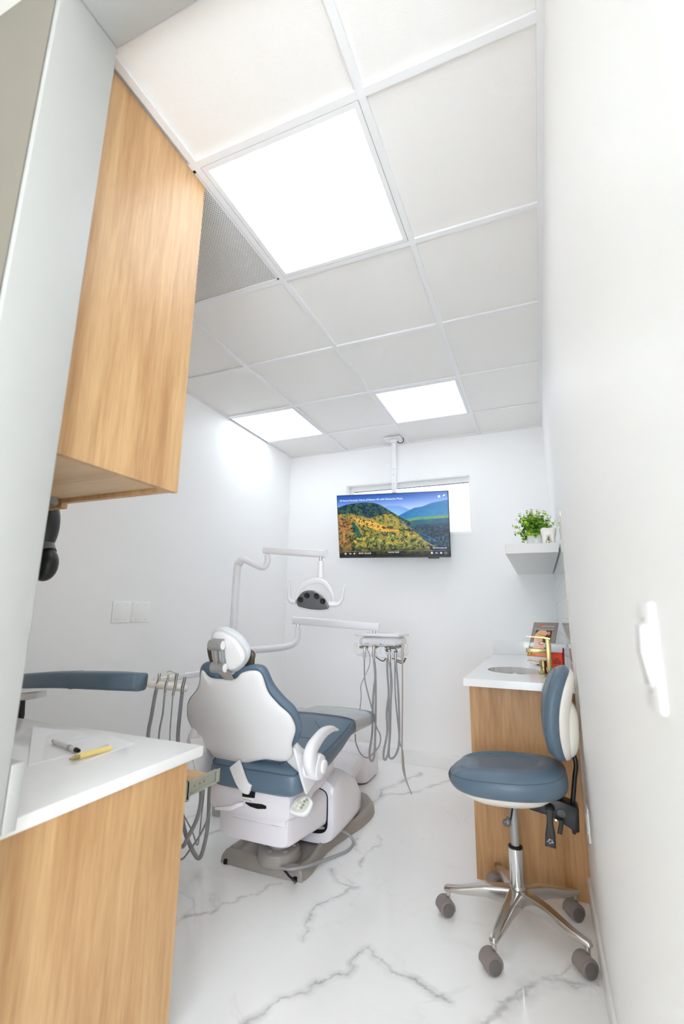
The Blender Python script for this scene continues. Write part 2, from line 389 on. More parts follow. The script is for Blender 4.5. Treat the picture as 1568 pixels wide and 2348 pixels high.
bm = B()
wx0, wx1, wz0, wz1 = -1.216, -.093, 1.803, 2.322
for a in ((XL - .15, wx0, YB, YB + .16, 0, 2.9), (wx1, XR + .15, YB, YB + .16, 0, 2.9), (wx0, wx1, YB, YB + .16, 0, wz0), (wx0, wx1, YB, YB + .16, wz1, 2.9)): box(bm, *a)
struct(finish('wall_back', bm, M['wall']))
struct(finish('wall_left', bx(XL - .15, XL, YF - .3, YB, 0, 2.9), M['wall']))
struct(finish('wall_right', bx(XR, XR + .16, -.684, YB, 0, 2.9), M['wall']))
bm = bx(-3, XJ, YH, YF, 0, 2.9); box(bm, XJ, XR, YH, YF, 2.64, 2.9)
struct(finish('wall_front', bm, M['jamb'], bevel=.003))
struct(finish('ceiling', bx(XL, XR, YF, YB, H + .012, H + .06), M['tile']))
# suspended grid
bm = B(); hw = .012
for x in (-2 * T, -T, 0): box(bm, x - hw, x + hw, YF, YB, H, H + .011)
for j in range(5): box(bm, XL, XR, j * T - hw, j * T + hw, H + .0005, H + .0105)
box(bm, XL, XL + .02, YF, YB, H, H + .0115); box(bm, XR - .02, XR, YF, YB, H, H + .0115); box(bm, XL, XR, YB - .02, YB, H - .0005, H + .0115); box(bm, XL, XR, YF, YF + .02, H - .0005, H + .0115)
g = finish('trim_1', bm, M['tbar']); struct(g)
# baseboards
struct(finish('baseboard_back', bx(XL, .04, YB - .012, YB, 0, .1), M['trim'], bevel=.003))
struct(finish('baseboard_left', bx(XL, XL + .012, YF, YB - .013, 0, .1), M['trim'], bevel=.003))
struct(finish('baseboard_right', bx(XR - .012, XR, -.684, 1.428, 0, .1), M['trim'], bevel=.003))
# hallway
struct(finish('wall_hall_left', bx(-3.1, -3.0, -3, YH, 0, 2.9), M['wall_hall']))
struct(finish('wall_hall_right', bx(1.7, 1.8, -3, -.2, 0, 2.9), M['wall_hall']))
bm = B()
WA, WB = -.15, 1.66
for a in ((-3, WA, -3.1, -3.0, 0, 2.9), (WB, 1.8, -3.1, -3.0, 0, 2.9), (WA, WB, -3.1, -3.0, 0, .2), (WA, WB, -3.1, -3.0, 2.5, 2.9)): box(bm, *a)
struct(finish('wall_hall_back', bm, M['wall_hall']))
w2 = finish('added_fill_window', bx(WA, WB, -3.1, -2.98, .2, .22), M['trim']); struct(w2)      # glazed opening added behind the camera to let fill daylight into the room
bm = B()
for a in ((WA, WB, -3.08, -3.03, 2.45, 2.5), (WA, WA + .05, -3.08, -3.03, .22, 2.45), (WB - .05, WB, -3.08, -3.03, .22, 2.45), (.73, .78, -3.08, -3.03, .22, 2.45)): box(bm, *a)
finish('window_frame', bm, M['trim'], w2)
for x0, x1 in ((WA + .05, .73), (.78, WB - .05)): finish('pane', bx(x0, x1, -3.06, -3.055, .22, 2.45), M['thinglass'], w2)
struct(finish('wall_hall_side', bx(XR + .16, 1.7, -.45, -.3, 0, 2.9), M['wall_hall']))
struct(finish('wall_hall_front', bx(-3, XJ - .012, YH - .004, YH - .001, 0, 2.66), M['wall_hall_dimmed']))
struct(finish('ceiling_hall', bx(-3, 1.7, -3, YH - .003, 2.66, 2.74), M['wall_hall']))
# window: frame, reveal, glass, shade
wn = finish('window_1', bx(wx0, wx1, YB + .13, YB + .155, wz0, wz0 + .02), M['trim']); struct(wn)
bm = B(); fw = .045
for a in ((wx0, wx1, YB + .07, YB + .12, wz1 - fw, wz1), (wx0, wx1, YB + .07, YB + .12, wz0, wz0 + fw), (wx0, wx0 + fw, YB + .07, YB + .12, wz0 + fw, wz1 - fw), (wx1 - fw * .4, wx1, YB + .07, YB + .12, wz0 + fw, wz1 - fw)): box(bm, *a)
finish('window_frame', bm, M['trim'], wn, bevel=.003)
finish('gasket', bx(wx0 + fw, wx1 - fw * .4, YB + .085, YB + .09, wz1 - fw - .006, wz1 - fw), M['black'], wn)
finish('pane', bx(wx0 + fw, wx1 - fw * .4, YB + .095, YB + .100, wz0 + fw, wz1 - fw - .006), M['thinglass'], wn)
def blind_mat():
    m = bpy.data.materials.new('white_blind_fabric'); m.use_nodes = True; nt = m.node_tree; nt.nodes.remove(nt.nodes['Principled BSDF'])
    d = nt.nodes.new('ShaderNodeBsdfDiffuse'); t = nt.nodes.new('ShaderNodeBsdfTranslucent'); x = nt.nodes.new('ShaderNodeMixShader'); x.inputs[0].default_value = .32
    d.inputs[0].default_value = rgb(245, 245, 245); t.inputs[0].default_value = rgb(250, 250, 250)
    nt.links.new(d.outputs[0], x.inputs[1]); nt.links.new(t.outputs[0], x.inputs[2]); nt.links.new(x.outputs[0], nt.nodes['Material Output'].inputs[0]); return m
finish('blind', bx(wx0 + fw, wx1 - fw * .4, YB + .104, YB + .106, wz0 + fw, wz1 - fw - .006), blind_mat(), wn)
finish('window_sill', bx(wx0, wx1, YB + .002, YB + .07, wz0, wz0 + .012), M['trim'], wn, bevel=.002)

# ceiling lights
def ceiling_light(x0, y0, label, dm='panel', z=H, group='square light panels in the ceiling grid'):
    t = thing('ceiling_light', label, 'ceiling light', (x0 + T / 2, y0 + T / 2, z), group)
    a, b = x0 + .014, x0 + T - .014; c, d = y0 + .014, y0 + T - .014; e = .018; bm = B()
    for q in ((a, b, c, c + e, z, z + .0115), (a, b, d - e, d, z, z + .0115), (a, a + e, c + e, d - e, z, z + .0115), (b - e, b, c + e, d - e, z, z + .0115)): box(bm, *q)
    finish('frame', bm, M['tbar'], t)
    finish('diffuser', bx(a + e, b - e, c + e, d - e, z + .003, z + .008), M[dm], t)
ceiling_light(-T, 0, 'large square light panel nearest the doorway, beside the perforated grille')
ceiling_light(-T, 3 * T, 'square light panel in the ceiling above the television', 'panel_back')
ceiling_light(-3 * T + .006, 3 * T, 'square light panel at the back left, touching the left wall', 'panel_back')
for x_, w_ in ((-1.6, 'far from'), (-.3, 'close to')): ceiling_light(x_, -2.4, 'added fill light panel in the unseen hallway ceiling, %s the doorway' % w_, 'panel_hall_fill', 2.648, 'added hallway fill lights')  # unseen panels added as fill light from behind the camera
t = thing('ceiling_vent', 'grey perforated air return grille in the ceiling next to the oak wall cabinet', 'vent', (-1.5 * T, .5 * T, H))
a, b, c, d = -2 * T + .014, -T - .014, .014, T - .014; bm = B()
for q in ((a, b, c, c + .008, H, H + .0115), (a, b, d - .008, d, H, H + .0115), (a, a + .008, c, d, H, H + .0115), (b - .008, b, c, d, H, H + .0115)): box(bm, *q)
finish('frame', bm, M['tbar'], t); finish('perforated_panel', bx(a + .008, b - .008, c + .008, d - .008, H + .003, H + .006), M['perf'], t)

# ================================================================= LEFT CABINETS
XC = -.63
t = thing('wall_cabinet', 'tall light oak wall cabinet hanging from the ceiling at left, above the white counter', 'cabinet', (-1.2, -.14, 1.52))
d1 = -1.115
finish('side_panel', bx(XC - .02, XC, YF, .077, 1.52, H - .002), M['wood'], t)
bm = bx(-1.8, XC - .02, YF, .05, 1.535, 1.553); finish('bottom_panel', bm, M['wood_under'], t)
bm = bx(-1.8, XC - .02, YF, .05, 2.64, H - .002); box(bm, -1.8, XC - .02, YF, YF + .018, 1.553, 2.64); box(bm, -1.8, -1.782, YF + .018, .05, 1.553, 2.64); finish('carcass', bm, M['wood_under'], t)
finish('door', bx(d1 + .002, XC - .021, .055, .075, 1.522, 2.64), M['wood'], t)
finish('door', bx(-1.8, d1 - .002, .055, .077, 1.505, 2.64), M['wood'], t)

t = thing('base_cabinet', 'light oak desk-height cabinet at left with a pulled-out tray', 'cabinet', (-1.2, -.07, 0))
finish('side_panel', bx(XC - .02, XC, YF + .002, .222, 0, .719), M['wood'], t)
bm = bx(-1.8, XC - .02, YF + .002, YF + .02, 0, .719); box(bm, -1.8, -1.78, YF + .02, .20, 0, .719); box(bm, -1.3, -1.28, YF + .02, .20, .08, .719); box(bm, -1.78, -1.3, YF + .02, .20, .08, .1)
finish('carcass', bm, M['wood_under'], t)
finish('door', bx(-1.8, -1.29, .202, .222, .08, .71), M['wood'], t)
tr = finish('tray', bx(-1.27, XC - .036, -.05, .40, .612, .628), M['wood_tray'], t)
bm = bx(XC - .0335, XC - .022, -.1, .405, .602, .606); box(bm, XC - .0335, XC - .022, -.1, .405, .638, .642); box(bm, XC - .0335, XC - .030, -.1, .405, .606, .638)
box(bm, XC - .026, XC - .0225, .403, .418, .602, .642); finish('slide_rail', bm, M['zinc'], tr)
bm = bx(XC - .029, XC - .0205, .12, .262, .596, .648); box(bm, XC - .033, XC - .0205, .255, .268, .592, .652); finish('rail_bracket', bm, M['zinc'], tr)
for y in (.30, .325, .345): finish('screw', cyl(B(), (XC - .030, y, .622), (XC - .0292, y, .622), .0035, seg=10), M['gold'], tr)
k = thing('keyboard', 'white keyboard lying on the pulled-out oak tray', 'keyboard', (-.92, .2, .628))
finish('body', bx(-1.14, -.69, .14, .275, .6285, .64), M['white'], k, bevel=.003)
bm = B()
for i in range(16):
    for j in range(5): box(bm, -1.13 + i * .027, -1.13 + i * .027 + .022, .15 + j * .023, .15 + j * .023 + .018, .640, .643)
finish('keys', bm, M['whitem'], k)
t = finish('countertop', bx(XL + .002, XC + .012, YF + .002, .277, .7195, .75), M['quartz'], bevel=.003)
tag(t, 'white quartz countertop on the desk-height oak cabinet, with papers on it', 'countertop')
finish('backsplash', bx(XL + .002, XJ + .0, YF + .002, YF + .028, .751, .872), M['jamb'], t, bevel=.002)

# papers, marker, pen
zc = .7505
def sheet(bm, pts, z, th):
    p = [atz(a, b, z) for a, b in pts]; return prism(bm, [V3(q.x, q.y, z) for q in p], (0, 0, th))
s = finish('paper_stack', sheet(B(), ((64, 1757), (205, 1723), (258, 1702), (170, 1678), (75, 1668)), zc, .003), M['paper'])
tag(s, 'stack of white printed papers on the white counter at left', 'papers')
bm = B(); rnd = random.Random(3); A0 = atz(95, 1745, .754); A1 = atz(240, 1705, .754); D = (A1 - A0); Wd = atz(110, 1676, .754) - A0
for i in range(16):
    f0 = .04 + .05 * i
    p = A0 + Wd * f0; q = p + D * rnd.uniform(.35, .85); n_ = Wd.normalized() * .0008
    prism(bm, [V3(*(p - n_).xy, .7537), V3(*(q - n_).xy, .7537), V3(*(q + n_).xy, .7537), V3(*(p + n_).xy, .7537)], (0, 0, .0002))
finish('printed_lines', bm, mat('faint_print', (212, 213, 216), .7), s)
tag(finish('plastic_sheet', sheet(B(), ((185, 1752), (309, 1705), (262, 1690), (240, 1697), (255, 1718)), zc, .0012), M['paper']), 'thin clear-edged sheet sticking out from under the papers', 'sheet')
a = atz(122, 1699, .762); b = atz(181, 1722, .762); d = (b - a)
t = thing('marker_pen', 'grey barrelled marker pen with a dark cap end lying on the papers', 'marker', (a + b) / 2)
finish('barrel', tube(B(), [a + d * .06, a + d * .88], .0068, 16, 0), M['whitem'], t, smooth=True)
finish('cap_end', tube(B(), [a + d * .88, a + d * .94, b], [.0068, .0066, .005], 16, 0), M['black'], t, smooth=True)
finish('plug', tube(B(), [a, a + d * .06], [.0045, .0065], 16, 0), M['dgrey'], t, smooth=True)
finish('print_mark', tube(B(), [a + d * .62, a + d * .72], .0069, 16, 0), M['inkg'], t, smooth=True)
a = atz(160, 1741, .760); b = atz(256, 1714, .760); d = (b - a)
t = thing('highlighter', 'yellow see-through pen lying at the edge of the papers', 'pen', (a + b) / 2)
finish('barrel', tube(B(), [a + d * .2, a + d * .9, b], [.0072, .0072, .005], 16, 0), M['yellow'], t, smooth=True)
finish('tip', tube(B(), [a, a + d * .08, a + d * .2], [.003, .0055, .0072], 16, 0), M['gold'], t, smooth=True)
finish('clip', obox(B(), a + d * .5 + V3(0, 0, .0072), d.normalized(), d.cross(V3(0, 0, 1)).normalized(), V3(0, 0, 1), .05, .002, .001), M['yellow'], t)

# black device hanging under the wall cabinet, half hidden by the jamb
yd = .12
def py(px, pyy, y=yd): return aty(px, pyy, y)
t = thing('hanging_device', 'black device with two rounded lobes below the oak wall cabinet by the jamb', 'device', py(110, 1240))
c1_ = py(103, 1205); c2_ = py(103, 1287); X_ = V3(1, 0, 0); Z_ = V3(0, 0, 1); Y_ = V3(0, -1, 0)
def ell(rx, rz, n=16): return [(rx * math.cos(2 * PI * k / n), rz * math.sin(2 * PI * k / n)) for k in range(n)]
finish('upper_lobe', pad(B(), ell(.053, .105), c1_, X_, Z_, Y_, .04, .04, n=3), M['black'], t, smooth=True, ang=0)
finish('lower_lobe', pad(B(), ell(.052, .062), c2_ + V3(0, 0, -.01), X_, Z_, Y_, .035, .035, n=3), M['black'], t, smooth=True, ang=0)
finish('neck', tube(B(), [c1_ + V3(0, 0, -.06), c2_ + V3(0, 0, .03)], .034, 20, 0), M['dgrey'], t, smooth=True)
finish('hanger', tube(B(), [c1_ + V3(.005, 0, .09), py(128, 1150, .03) + V3(-.01, 0, 0), V3(py(128, 1150, .03).x - .02, .03, 1.534)], .014, 14, 4), M['grey'], t, smooth=True)

# ================================================================= WALL PLATES
def wallplate(name, label, cat, y0, y1, z0, z1, x, sgn, group=None, gangs=1, kind='blank'):
    t = thing(name, label, cat, (x, (y0 + y1) / 2, (z0 + z1) / 2), group)
    xa, xb = sorted((x, x + sgn * .006)); finish('plate', bx(xa, xb, y0, y1, z0, z1), M['plate'], t, bevel=.002)
    w_ = (y1 - y0) / gangs
    for gk in range(gangs):
        yc = y0 + w_ * (gk + .5)
        for zz in (z0 + .018, z1 - .018): finish('screw', cyl(B(), (x + sgn * .006, yc, zz), (x + sgn * .0068, yc, zz), .0022, seg=10), M['inkg'], t)
    yc = (y0 + y1) / 2; zc_ = (z0 + z1) / 2
    if kind == 'rocker':
        bm = B(); a_, b_ = .016, .033
        prism(bm, [V3(x + sgn * .006, yc - a_, zc_ - b_), V3(x + sgn * .008, yc - a_, zc_ - b_), V3(x + sgn * .0135, yc - a_, zc_ + b_ * .1), V3(x + sgn * .012, yc - a_, zc_ + b_), V3(x + sgn * .006, yc - a_, zc_ + b_)], (0, 2 * a_, 0))
        finish('rocker', bm, M['white'], t, bevel=.001)
    if kind == 'outlet':
        xa, xb = sorted((x + sgn * .006, x + sgn * .009)); finish('socket', bx(xa, xb, yc - .017, yc + .017, zc_ - .033, zc_ + .033), M['white'], t, bevel=.001)
        for dz in (-.018, .018):
            for dy in (-.006, .006): finish('slot', bx(*sorted((x + sgn * .009, x + sgn * .0094)), yc + dy - .001, yc + dy + .001, zc_ + dz - .004, zc_ + dz + .004), M['black'], t)
a = atx(256, 1430, XL); b = atx(299, 1380, XL); c = atx(344, 1382, XL)
z1_ = b.z; z0_ = z1_ - .118
wallplate('wall_plate', 'blank white double wall plate on the left wall, nearer the doorway', 'wall plate', a.y - .01, b.y, z0_, z1_, XL, 1, 'blank wall plates', 2)
wallplate('wall_plate', 'blank white double wall plate on the left wall, farther from the doorway', 'wall plate', b.y + .014, c.y, z0_, z1_, XL, 1, 'blank wall plates', 2)
wallplate('light_switch', 'white rocker light switch on the right wall, close and out of focus', 'switch', -.415, -.34, 1.065, 1.18, XR, -1, None, 1, 'rocker')
wallplate('wall_outlet', 'white power outlet low on the right wall behind the stool', 'outlet', 1.14, 1.215, .335, .45, XR, -1, None, 1, 'outlet')

# ================================================================= SINK COUNTER AT RIGHT
t = thing('sink_cabinet', 'oak sink base cabinet in the right corner, its end panel facing the doorway', 'cabinet', (.27, 2.16, 0))
finish('end_panel', bx(.04, XR - .001, 1.43, 1.45, 0, .832), M['wood_side'], t)
bm = bx(.06, XR - .001, 1.45, YB - .001, .1, .12); box(bm, XR - .02, XR - .001, 1.45, YB - .001, .12, .832); box(bm, .06, XR - .02, YB - .02, YB - .001, .12, .832); box(bm, .09, XR - .02, 1.45, YB - .02, 0, .1)
finish('carcass', bm, M['wood_side'], t)
for k in range(3):
    y0 = 1.455 + k * .478; d = finish('door', bx(.04, .06, y0, y0 + .473, .105, .825), M['wood_side'], t)
    finish('handle', tube(B(), [(.04, y0 + .40, .66), (.015, y0 + .40, .66), (.015, y0 + .40, .78), (.04, y0 + .40, .78)], .004, 10, 0), M['gold'], d, smooth=True)
# countertop with oval opening
zt = .867; sc = V3(.228, 1.80, 0); srx, sry = .135, .17
def opening_slab(x0, x1, y0, y1, z0, z1, holes):
    bm = B()
    verts = []; 
    def loop(pts, z): return [bm.verts.new((x, y, z)) for x, y in pts]
    outer = [(x0, y0), (x1, y0), (x1, y1), (x0, y1)]
    hl = [[(c.x + rx * math.cos(2 * PI * k / 40), c.y + ry * math.sin(2 * PI * k / 40)) for k in range(40)] for c, rx, ry in holes]
    loops = []
    for z in (z0, z1):
        es = []; ls = []
        for pts in [outer] + hl:
            vs = loop(pts, z); ls.append(vs)
            for i in range(len(vs)): es.append(bm.edges.new((vs[i], vs[(i + 1) % len(vs)])))
        bmesh.ops.triangle_fill(bm, use_beauty=True, use_dissolve=False, edges=es); loops.append(ls)
    for A_, B_ in zip(*loops):
        for i in range(len(A_)):
            j = (i + 1) % len(A_); bm.faces.new((A_[i], A_[j], B_[j], B_[i]))
    return bm
chute = V3(.385, 2.13, 0)
ct = finish('countertop', opening_slab(.027, XR - .001, 1.34, YB - .001, .833, zt, [(sc, srx, sry), (chute, .045, .07)]), M['quartz'])
tag(ct, 'white quartz counter around the oval sink in the right corner', 'countertop')
finish('backsplash', bx(.015 + .012, XR - .001, YB - .022, YB - .0005, zt + .0005, zt + .1), M['quartz'], ct, bevel=.002)
bm = B(); prof = [(1.02, 0), (1.0, -.03), (.96, -.09), (.8, -.13), (.4, -.145), (.06, -.148)]
loft(bm, [[V3(sc.x + srx * s_ * math.cos(2 * PI * k / 40), sc.y + sry * s_ * math.sin(2 * PI * k / 40), .833 + z_) for k in range(40)] for s_, z_ in prof], caps=False)
bm.faces.new([v for v in bm.verts][-40:])
tag(finish('sink', bm, M['steel'], smooth=True), 'oval undermount steel sink set in the white corner counter', 'sink')
bm = B(); loft(bm, [[V3(chute.x + .047 * s_ * math.cos(2 * PI * k / 32), chute.y + .072 * s_ * math.sin(2 * PI * k / 32), z_) for k in range(32)] for s_, z_ in ((1.12, zt + .0005), (1.1, zt + .004), (.95, zt + .004), (.93, zt - .1))], caps=False)
t = finish('waste_chute', bm, M['steel'], smooth=True); tag(t, 'dark oval waste opening in the counter behind the gold soap pump', 'waste chute')
finish('inside', lathe(B(), (chute.x, chute.y, zt - .13), (0, 0, 1), [(.042, 0), (.042, .01)]), M['shaft'], t)
# soap pump
p = V3(.379, 1.70, zt)
t = thing('soap_dispenser', 'gold soap pump standing on the white counter beside the sink', 'soap dispenser', p)
finish('body', lathe(B(), p, (0, 0, 1), [(.023, .0005), (.024, .005), (.017, .012), (.0145, .018), (.0145, .034), (.018, .036), (.018, .066), (.017, .068)], 32), M['gold'], t, smooth=True)
finish('spout', tube(B(), [p + V3(-.012, 0, .056), p + V3(-.04, 0, .062), p + V3(-.065, 0, .066), p + V3(-.075, 0, .060)], .0028, 10), M['gold'], t, smooth=True)
# faucet
fb = V3(.408, 1.60, zt)
t = thing('faucet', 'tall brushed gold faucet at the sink, in front of the leaflet', 'faucet', fb)
fz = aty(1258, 1492, fb.y).z - zt
finish('post', bx(fb.x - .0115, fb.x + .0115, fb.y - .0115, fb.y + .0115, zt + .004, zt + fz + .055), M['gold'], t, bevel=.002)
finish('base_ring', lathe(B(), fb, (0, 0, 1), [(.027, .0005), (.027, .005), (.02, .007)]), M['gold'], t, smooth=True)
q = aty(1206, 1490, fb.y)
finish('spout', bx(q.x, fb.x - .010, fb.y - .013, fb.y + .013, zt + fz - .012, zt + fz + .008), M['gold'], t, bevel=.002)
finish('aerator', lathe(B(), (q.x + .016, fb.y, zt + fz - .012), (0, 0, -1), [(.009, 0), (.009, .009)]), M['gold'], t, smooth=True)
hz = zt + fz + .055
finish('lever', prism(B(), [V3(fb.x + .012, fb.y - .008, hz - .004), V3(fb.x - .02, fb.y - .008, hz + .004), V3(fb.x - .10, fb.y - .008, hz + .010), V3(fb.x - .10, fb.y - .008, hz + .013), V3(fb.x - .015, fb.y - .008, hz + .011), V3(fb.x + .012, fb.y - .008, hz + .006)], (0, .016, 0)), M['gold'], t)
# leaflet stand
bl = atz(1207, 1505, zt + .002); yb = 2.15
BL = aty(1208, 1504, 2.25); al, be = math.radians(27), math.radians(30)
U = V3(math.cos(al), -math.sin(al), 0); Vv = V3(math.sin(al) * math.sin(be), math.cos(al) * math.sin(be), math.cos(be)); Nn = U.cross(Vv).normalized(); wdt, hgt = .160, .238
t = thing('leaflet_stand', 'tall teeth whitening leaflet with a smiling woman on the sink counter', 'leaflet', V3(BL.x, BL.y, zt))
def lp(s_, t_, n_=0.0): return BL + U * (wdt * s_) + Vv * (hgt * t_) + Nn * n_
finish('card', prism(B(), [lp(0, 0), lp(1, 0), lp(1, 1), lp(0, 1)], -Nn * .006), mat('leaflet_taupe', (158, 142, 134), .4), t)
finish('orange_strip', prism(B(), [lp(0, .02, .0003), lp(1, .02, .0003), lp(1, .13, .0003), lp(0, .13, .0003)], Nn * .0004), mat('leaflet_orange', (250, 128, 24), .5), t)
finish('support', prism(B(), [lp(.3, .6, -.006), lp(.7, .6, -.006), V3(lp(.7, 0).x, lp(.7, 0).y + .07, zt + .002), V3(lp(.3, 0).x, lp(.3, 0).y + .07, zt + .002)], V3(0, .003, 0)), M['paper'], t)
def painted(name, fn, nx, ny, P, parent, emit=0.0, rough=.5):
    """a flat printed or lit picture: per-vertex colour on a fine grid"""
    s_, t_ = np.meshgrid(np.linspace(0, 1, nx), np.linspace(0, 1, ny)); colr = fn(s_, t_).reshape(-1, 3)
    colr = np.where(colr <= .04045, colr / 12.92, ((colr + .055) / 1.055) ** 2.4)
    o0 = P(0, 0); du = P(1, 0) - o0; dv = P(0, 1) - o0; pos = np.array(du)[None] * s_.reshape(-1, 1) + np.array(dv)[None] * t_.reshape(-1, 1)
    me = bpy.data.meshes.new(name); i = np.arange(ny - 1)[:, None] * nx + np.arange(nx - 1)[None, :]; f = np.stack([i, i + 1, i + nx + 1, i + nx], -1).reshape(-1, 4)
    me.from_pydata(pos.tolist(), [], f.tolist()); at = me.attributes.new('col', 'FLOAT_COLOR', 'POINT')
    at.data.foreach_set('color', np.concatenate([colr, np.ones((len(colr), 1))], 1).astype(np.float32).ravel())
    m = mat(name + '_print', (200, 200, 200), rough); nt = m.node_tree; a_ = nt.nodes.new('ShaderNodeAttribute'); a_.attribute_name = 'col'; b_ = nt.nodes['Principled BSDF']
    if emit: nt.links.new(a_.outputs['Color'], b_.inputs['Emission Color']); b_.inputs['Emission Strength'].default_value = emit; b_.inputs['Base Color'].default_value = (.01, .01, .01, 1)
    else: nt.links.new(a_.outputs['Color'], b_.inputs['Base Color'])
    me.materials.append(m); o = bpy.data.objects.new(name, me); COL.objects.link(o); o.parent = parent; o['wc'] = tuple(o0); o.location = o0 - Vector(parent['wc']); return o
def face(s_, t_):
    c = np.zeros(s_.shape + (3,)); c[:] = (.62, .56, .52)
    def put(mask, col): c[mask] = np.array(col) / 255
    put((s_ > .0), (40, 34, 52))
    f_ = ((s_ - .42) / .5) ** 2 + ((t_ - .42) / .62) ** 2 < 1; put(f_, (246, 196, 160))
    put(f_ & (s_ + t_ < .62), (250, 214, 200)); put(((s_ - .35) / .3) ** 2 + ((t_ - .72) / .2) ** 2 < 1, (250, 190, 130))
    hair = (s_ > .62 + .12 * np.sin(t_ * 9)) & (t_ < .98); put(hair, (38, 28, 34)); put(hair & (np.sin(s_ * 60 + t_ * 25) > .6), (120, 70, 50))
    put((np.abs(t_ - (.66 - .25 * (s_ - .3))) < .022) & (s_ > .26) & (s_ < .52), (60, 36, 40)); put((np.abs(t_ - (.78 - .2 * (s_ - .3))) < .014) & (s_ > .25) & (s_ < .6), (150, 90, 60))
    put(((s_ - .55) / .05) ** 2 + ((t_ - .5) / .035) ** 2 < 1, (176, 96, 80))
    put(((s_ - .5) / .17) ** 2 + ((t_ - .33) / .075) ** 2 < 1, (214, 96, 96)); put(((s_ - .51) / .13) ** 2 + ((t_ - .335) / .042) ** 2 < 1, (250, 248, 246))
    put(((s_ - .82) / .09) ** 2 + ((t_ - .86) / .1) ** 2 < 1, (240, 160, 100))
    put((t_ < .12) & (s_ > .75), (40, 50, 70)); return c
painted('portrait_photo', face, 70, 90, lambda a_, b_: lp(.16 + .66 * a_, .20 + .56 * b_, .0008), t)
bm = B(); ctr = lp(.12, .33, .0012)
star = [ctr + (U * math.cos(2 * PI * k / 32) + Vv * math.sin(2 * PI * k / 32)) * (.019 if k % 2 else .0125) for k in range(32)]
finish('flower', prism(bm, star, Nn * .0006), M['inkw'], t)
text('logo_text', 'Sinsational Smile', lp(.36, .87, .001), U, Vv, wdt * .078, M['inkw'], t)
ht_ = [(0, -1), (.55, -.35), (.95, .25), (.8, .75), (.4, .85), (0, .5), (-.4, .85), (-.8, .75), (-.95, .25), (-.55, -.35)]
finish('heart_logo', prism(B(), [lp(.36, .91, .0006) + (U * a_ + Vv * b_) * .011 for a_, b_ in ht_], Nn * .0003), mat('heart_orange', (240, 84, 50), .5), t)
text('slogan_text', 'Teeth whitening in only 20 minutes!', lp(.06, .785, .001), U, Vv, wdt * .056, M['inkw'], t)
text('strip_text', 'Professional teeth whitening for only', lp(.2, .088, .001), U, Vv, wdt * .044, M['inkw'], t)
text('strip_text', 'pennies per day!', lp(.35, .04, .001), U, Vv, wdt * .044, M['inkw'], t)
f0_ = lp(.06, 0); f1_ = lp(.95, 0)
finish('foot', prism(B(), [lp(0, 0), lp(1, 0), V3(f1_.x, f1_.y - .004, zt + .0005), V3(f0_.x + .008, f0_.y - .004, zt + .0005)], (0, .02, 0)), mat('leaflet_foot', (244, 232, 230), .4), t)
# sharps container
sy = 1.67; a = aty(1266, 1476, sy); b = aty(1307, 1480, sy); x0, x1 = .398, XR - .017; ztop = a.z
t = thing('sharps_container', 'red sharps container with white lid and biohazard label on the corner counter', 'sharps container', ((x0 + x1) / 2, sy + .05, zt))
loft_r = [[V3(x0 + e_, sy + e_, z_), V3(x1 - e_, sy + e_, z_), V3(x1 - e_, sy + .1 - e_, z_), V3(x0 + e_, sy + .1 - e_, z_)] for e_, z_ in ((.006, zt + .0005), (0, ztop - .02))]
finish('body', loft(B(), loft_r), M['red'], t, bevel=.004)
finish('lid', bx(x0 - .008, x1 + .006, sy - .008, sy + .106, ztop - .02, ztop - .002), M['acr'], t, bevel=.003)
finish('flap', prism(B(), [V3(x0 + .006, sy - .010, ztop - .004), V3(x1 - .008, sy - .010, ztop - .004), V3(x1 - .010, sy - .006, ztop - .042), V3(x0 + .010, sy - .006, ztop - .042)], (0, .004, 0)), M['acr'], t, bevel=.002)
xa, xb, za, zb = x0 + .011, x1 - .013, zt + .01, ztop - .038
lb = finish('label', bx(xa, xb, sy - .0010, sy + .001, za, zb), M['orange'], t); UX = V3(1, 0, 0); UZ = V3(0, 0, 1); bc = V3((xa + xb) / 2 + .006, sy - .0012, zb - .048)
text('label_text', 'BIOHAZARD', V3((xa + xb) / 2, sy - .0012, zb - .008), UX, UZ, .007, M['inkred'], lb, 'CENTER')
text('label_text', 'CAUTION', V3((xa + xb) / 2, sy - .0012, zb - .018), UX, UZ, .006, M['inkred'], lb, 'CENTER')
bm = B()
for k in range(3):                                          # biohazard trefoil
    an = PI / 2 + k * 2 * PI / 3; cc = bc + (UX * math.cos(an) + UZ * math.sin(an)) * .0078
    arc = [(an + PI + f_) for f_ in np.linspace(.75, 2 * PI - .75, 18)]
    tube(bm, [cc + (UX * math.cos(q_) + UZ * math.sin(q_)) * .0072 for q_ in arc], [.0004, .0016, .0018, .0016, .0004], 6, 0)
tube(bm, [bc + (UX * math.cos(q_) + UZ * math.sin(q_)) * .0062 for q_ in np.linspace(0, 2 * PI, 24)], .0008, 6, 0)
cyl(bm, bc + V3(0, .0004, 0), bc + V3(0, -.0004, 0), .0018, seg=12)
for v in bm.verts: v.co.y = bc.y + (v.co.y - bc.y) * .25
finish('biohazard_symbol', bm, M['ink'], lb)
bm = B()
for k in range(5): box(bm, xa + .006, xa + .006 + .02 + .003 * (k % 2), sy - .0012, sy - .0009, zb - .035 - k * .006, zb - .0342 - k * .006)
finish('fine_print', bm, M['inkred'], lb)

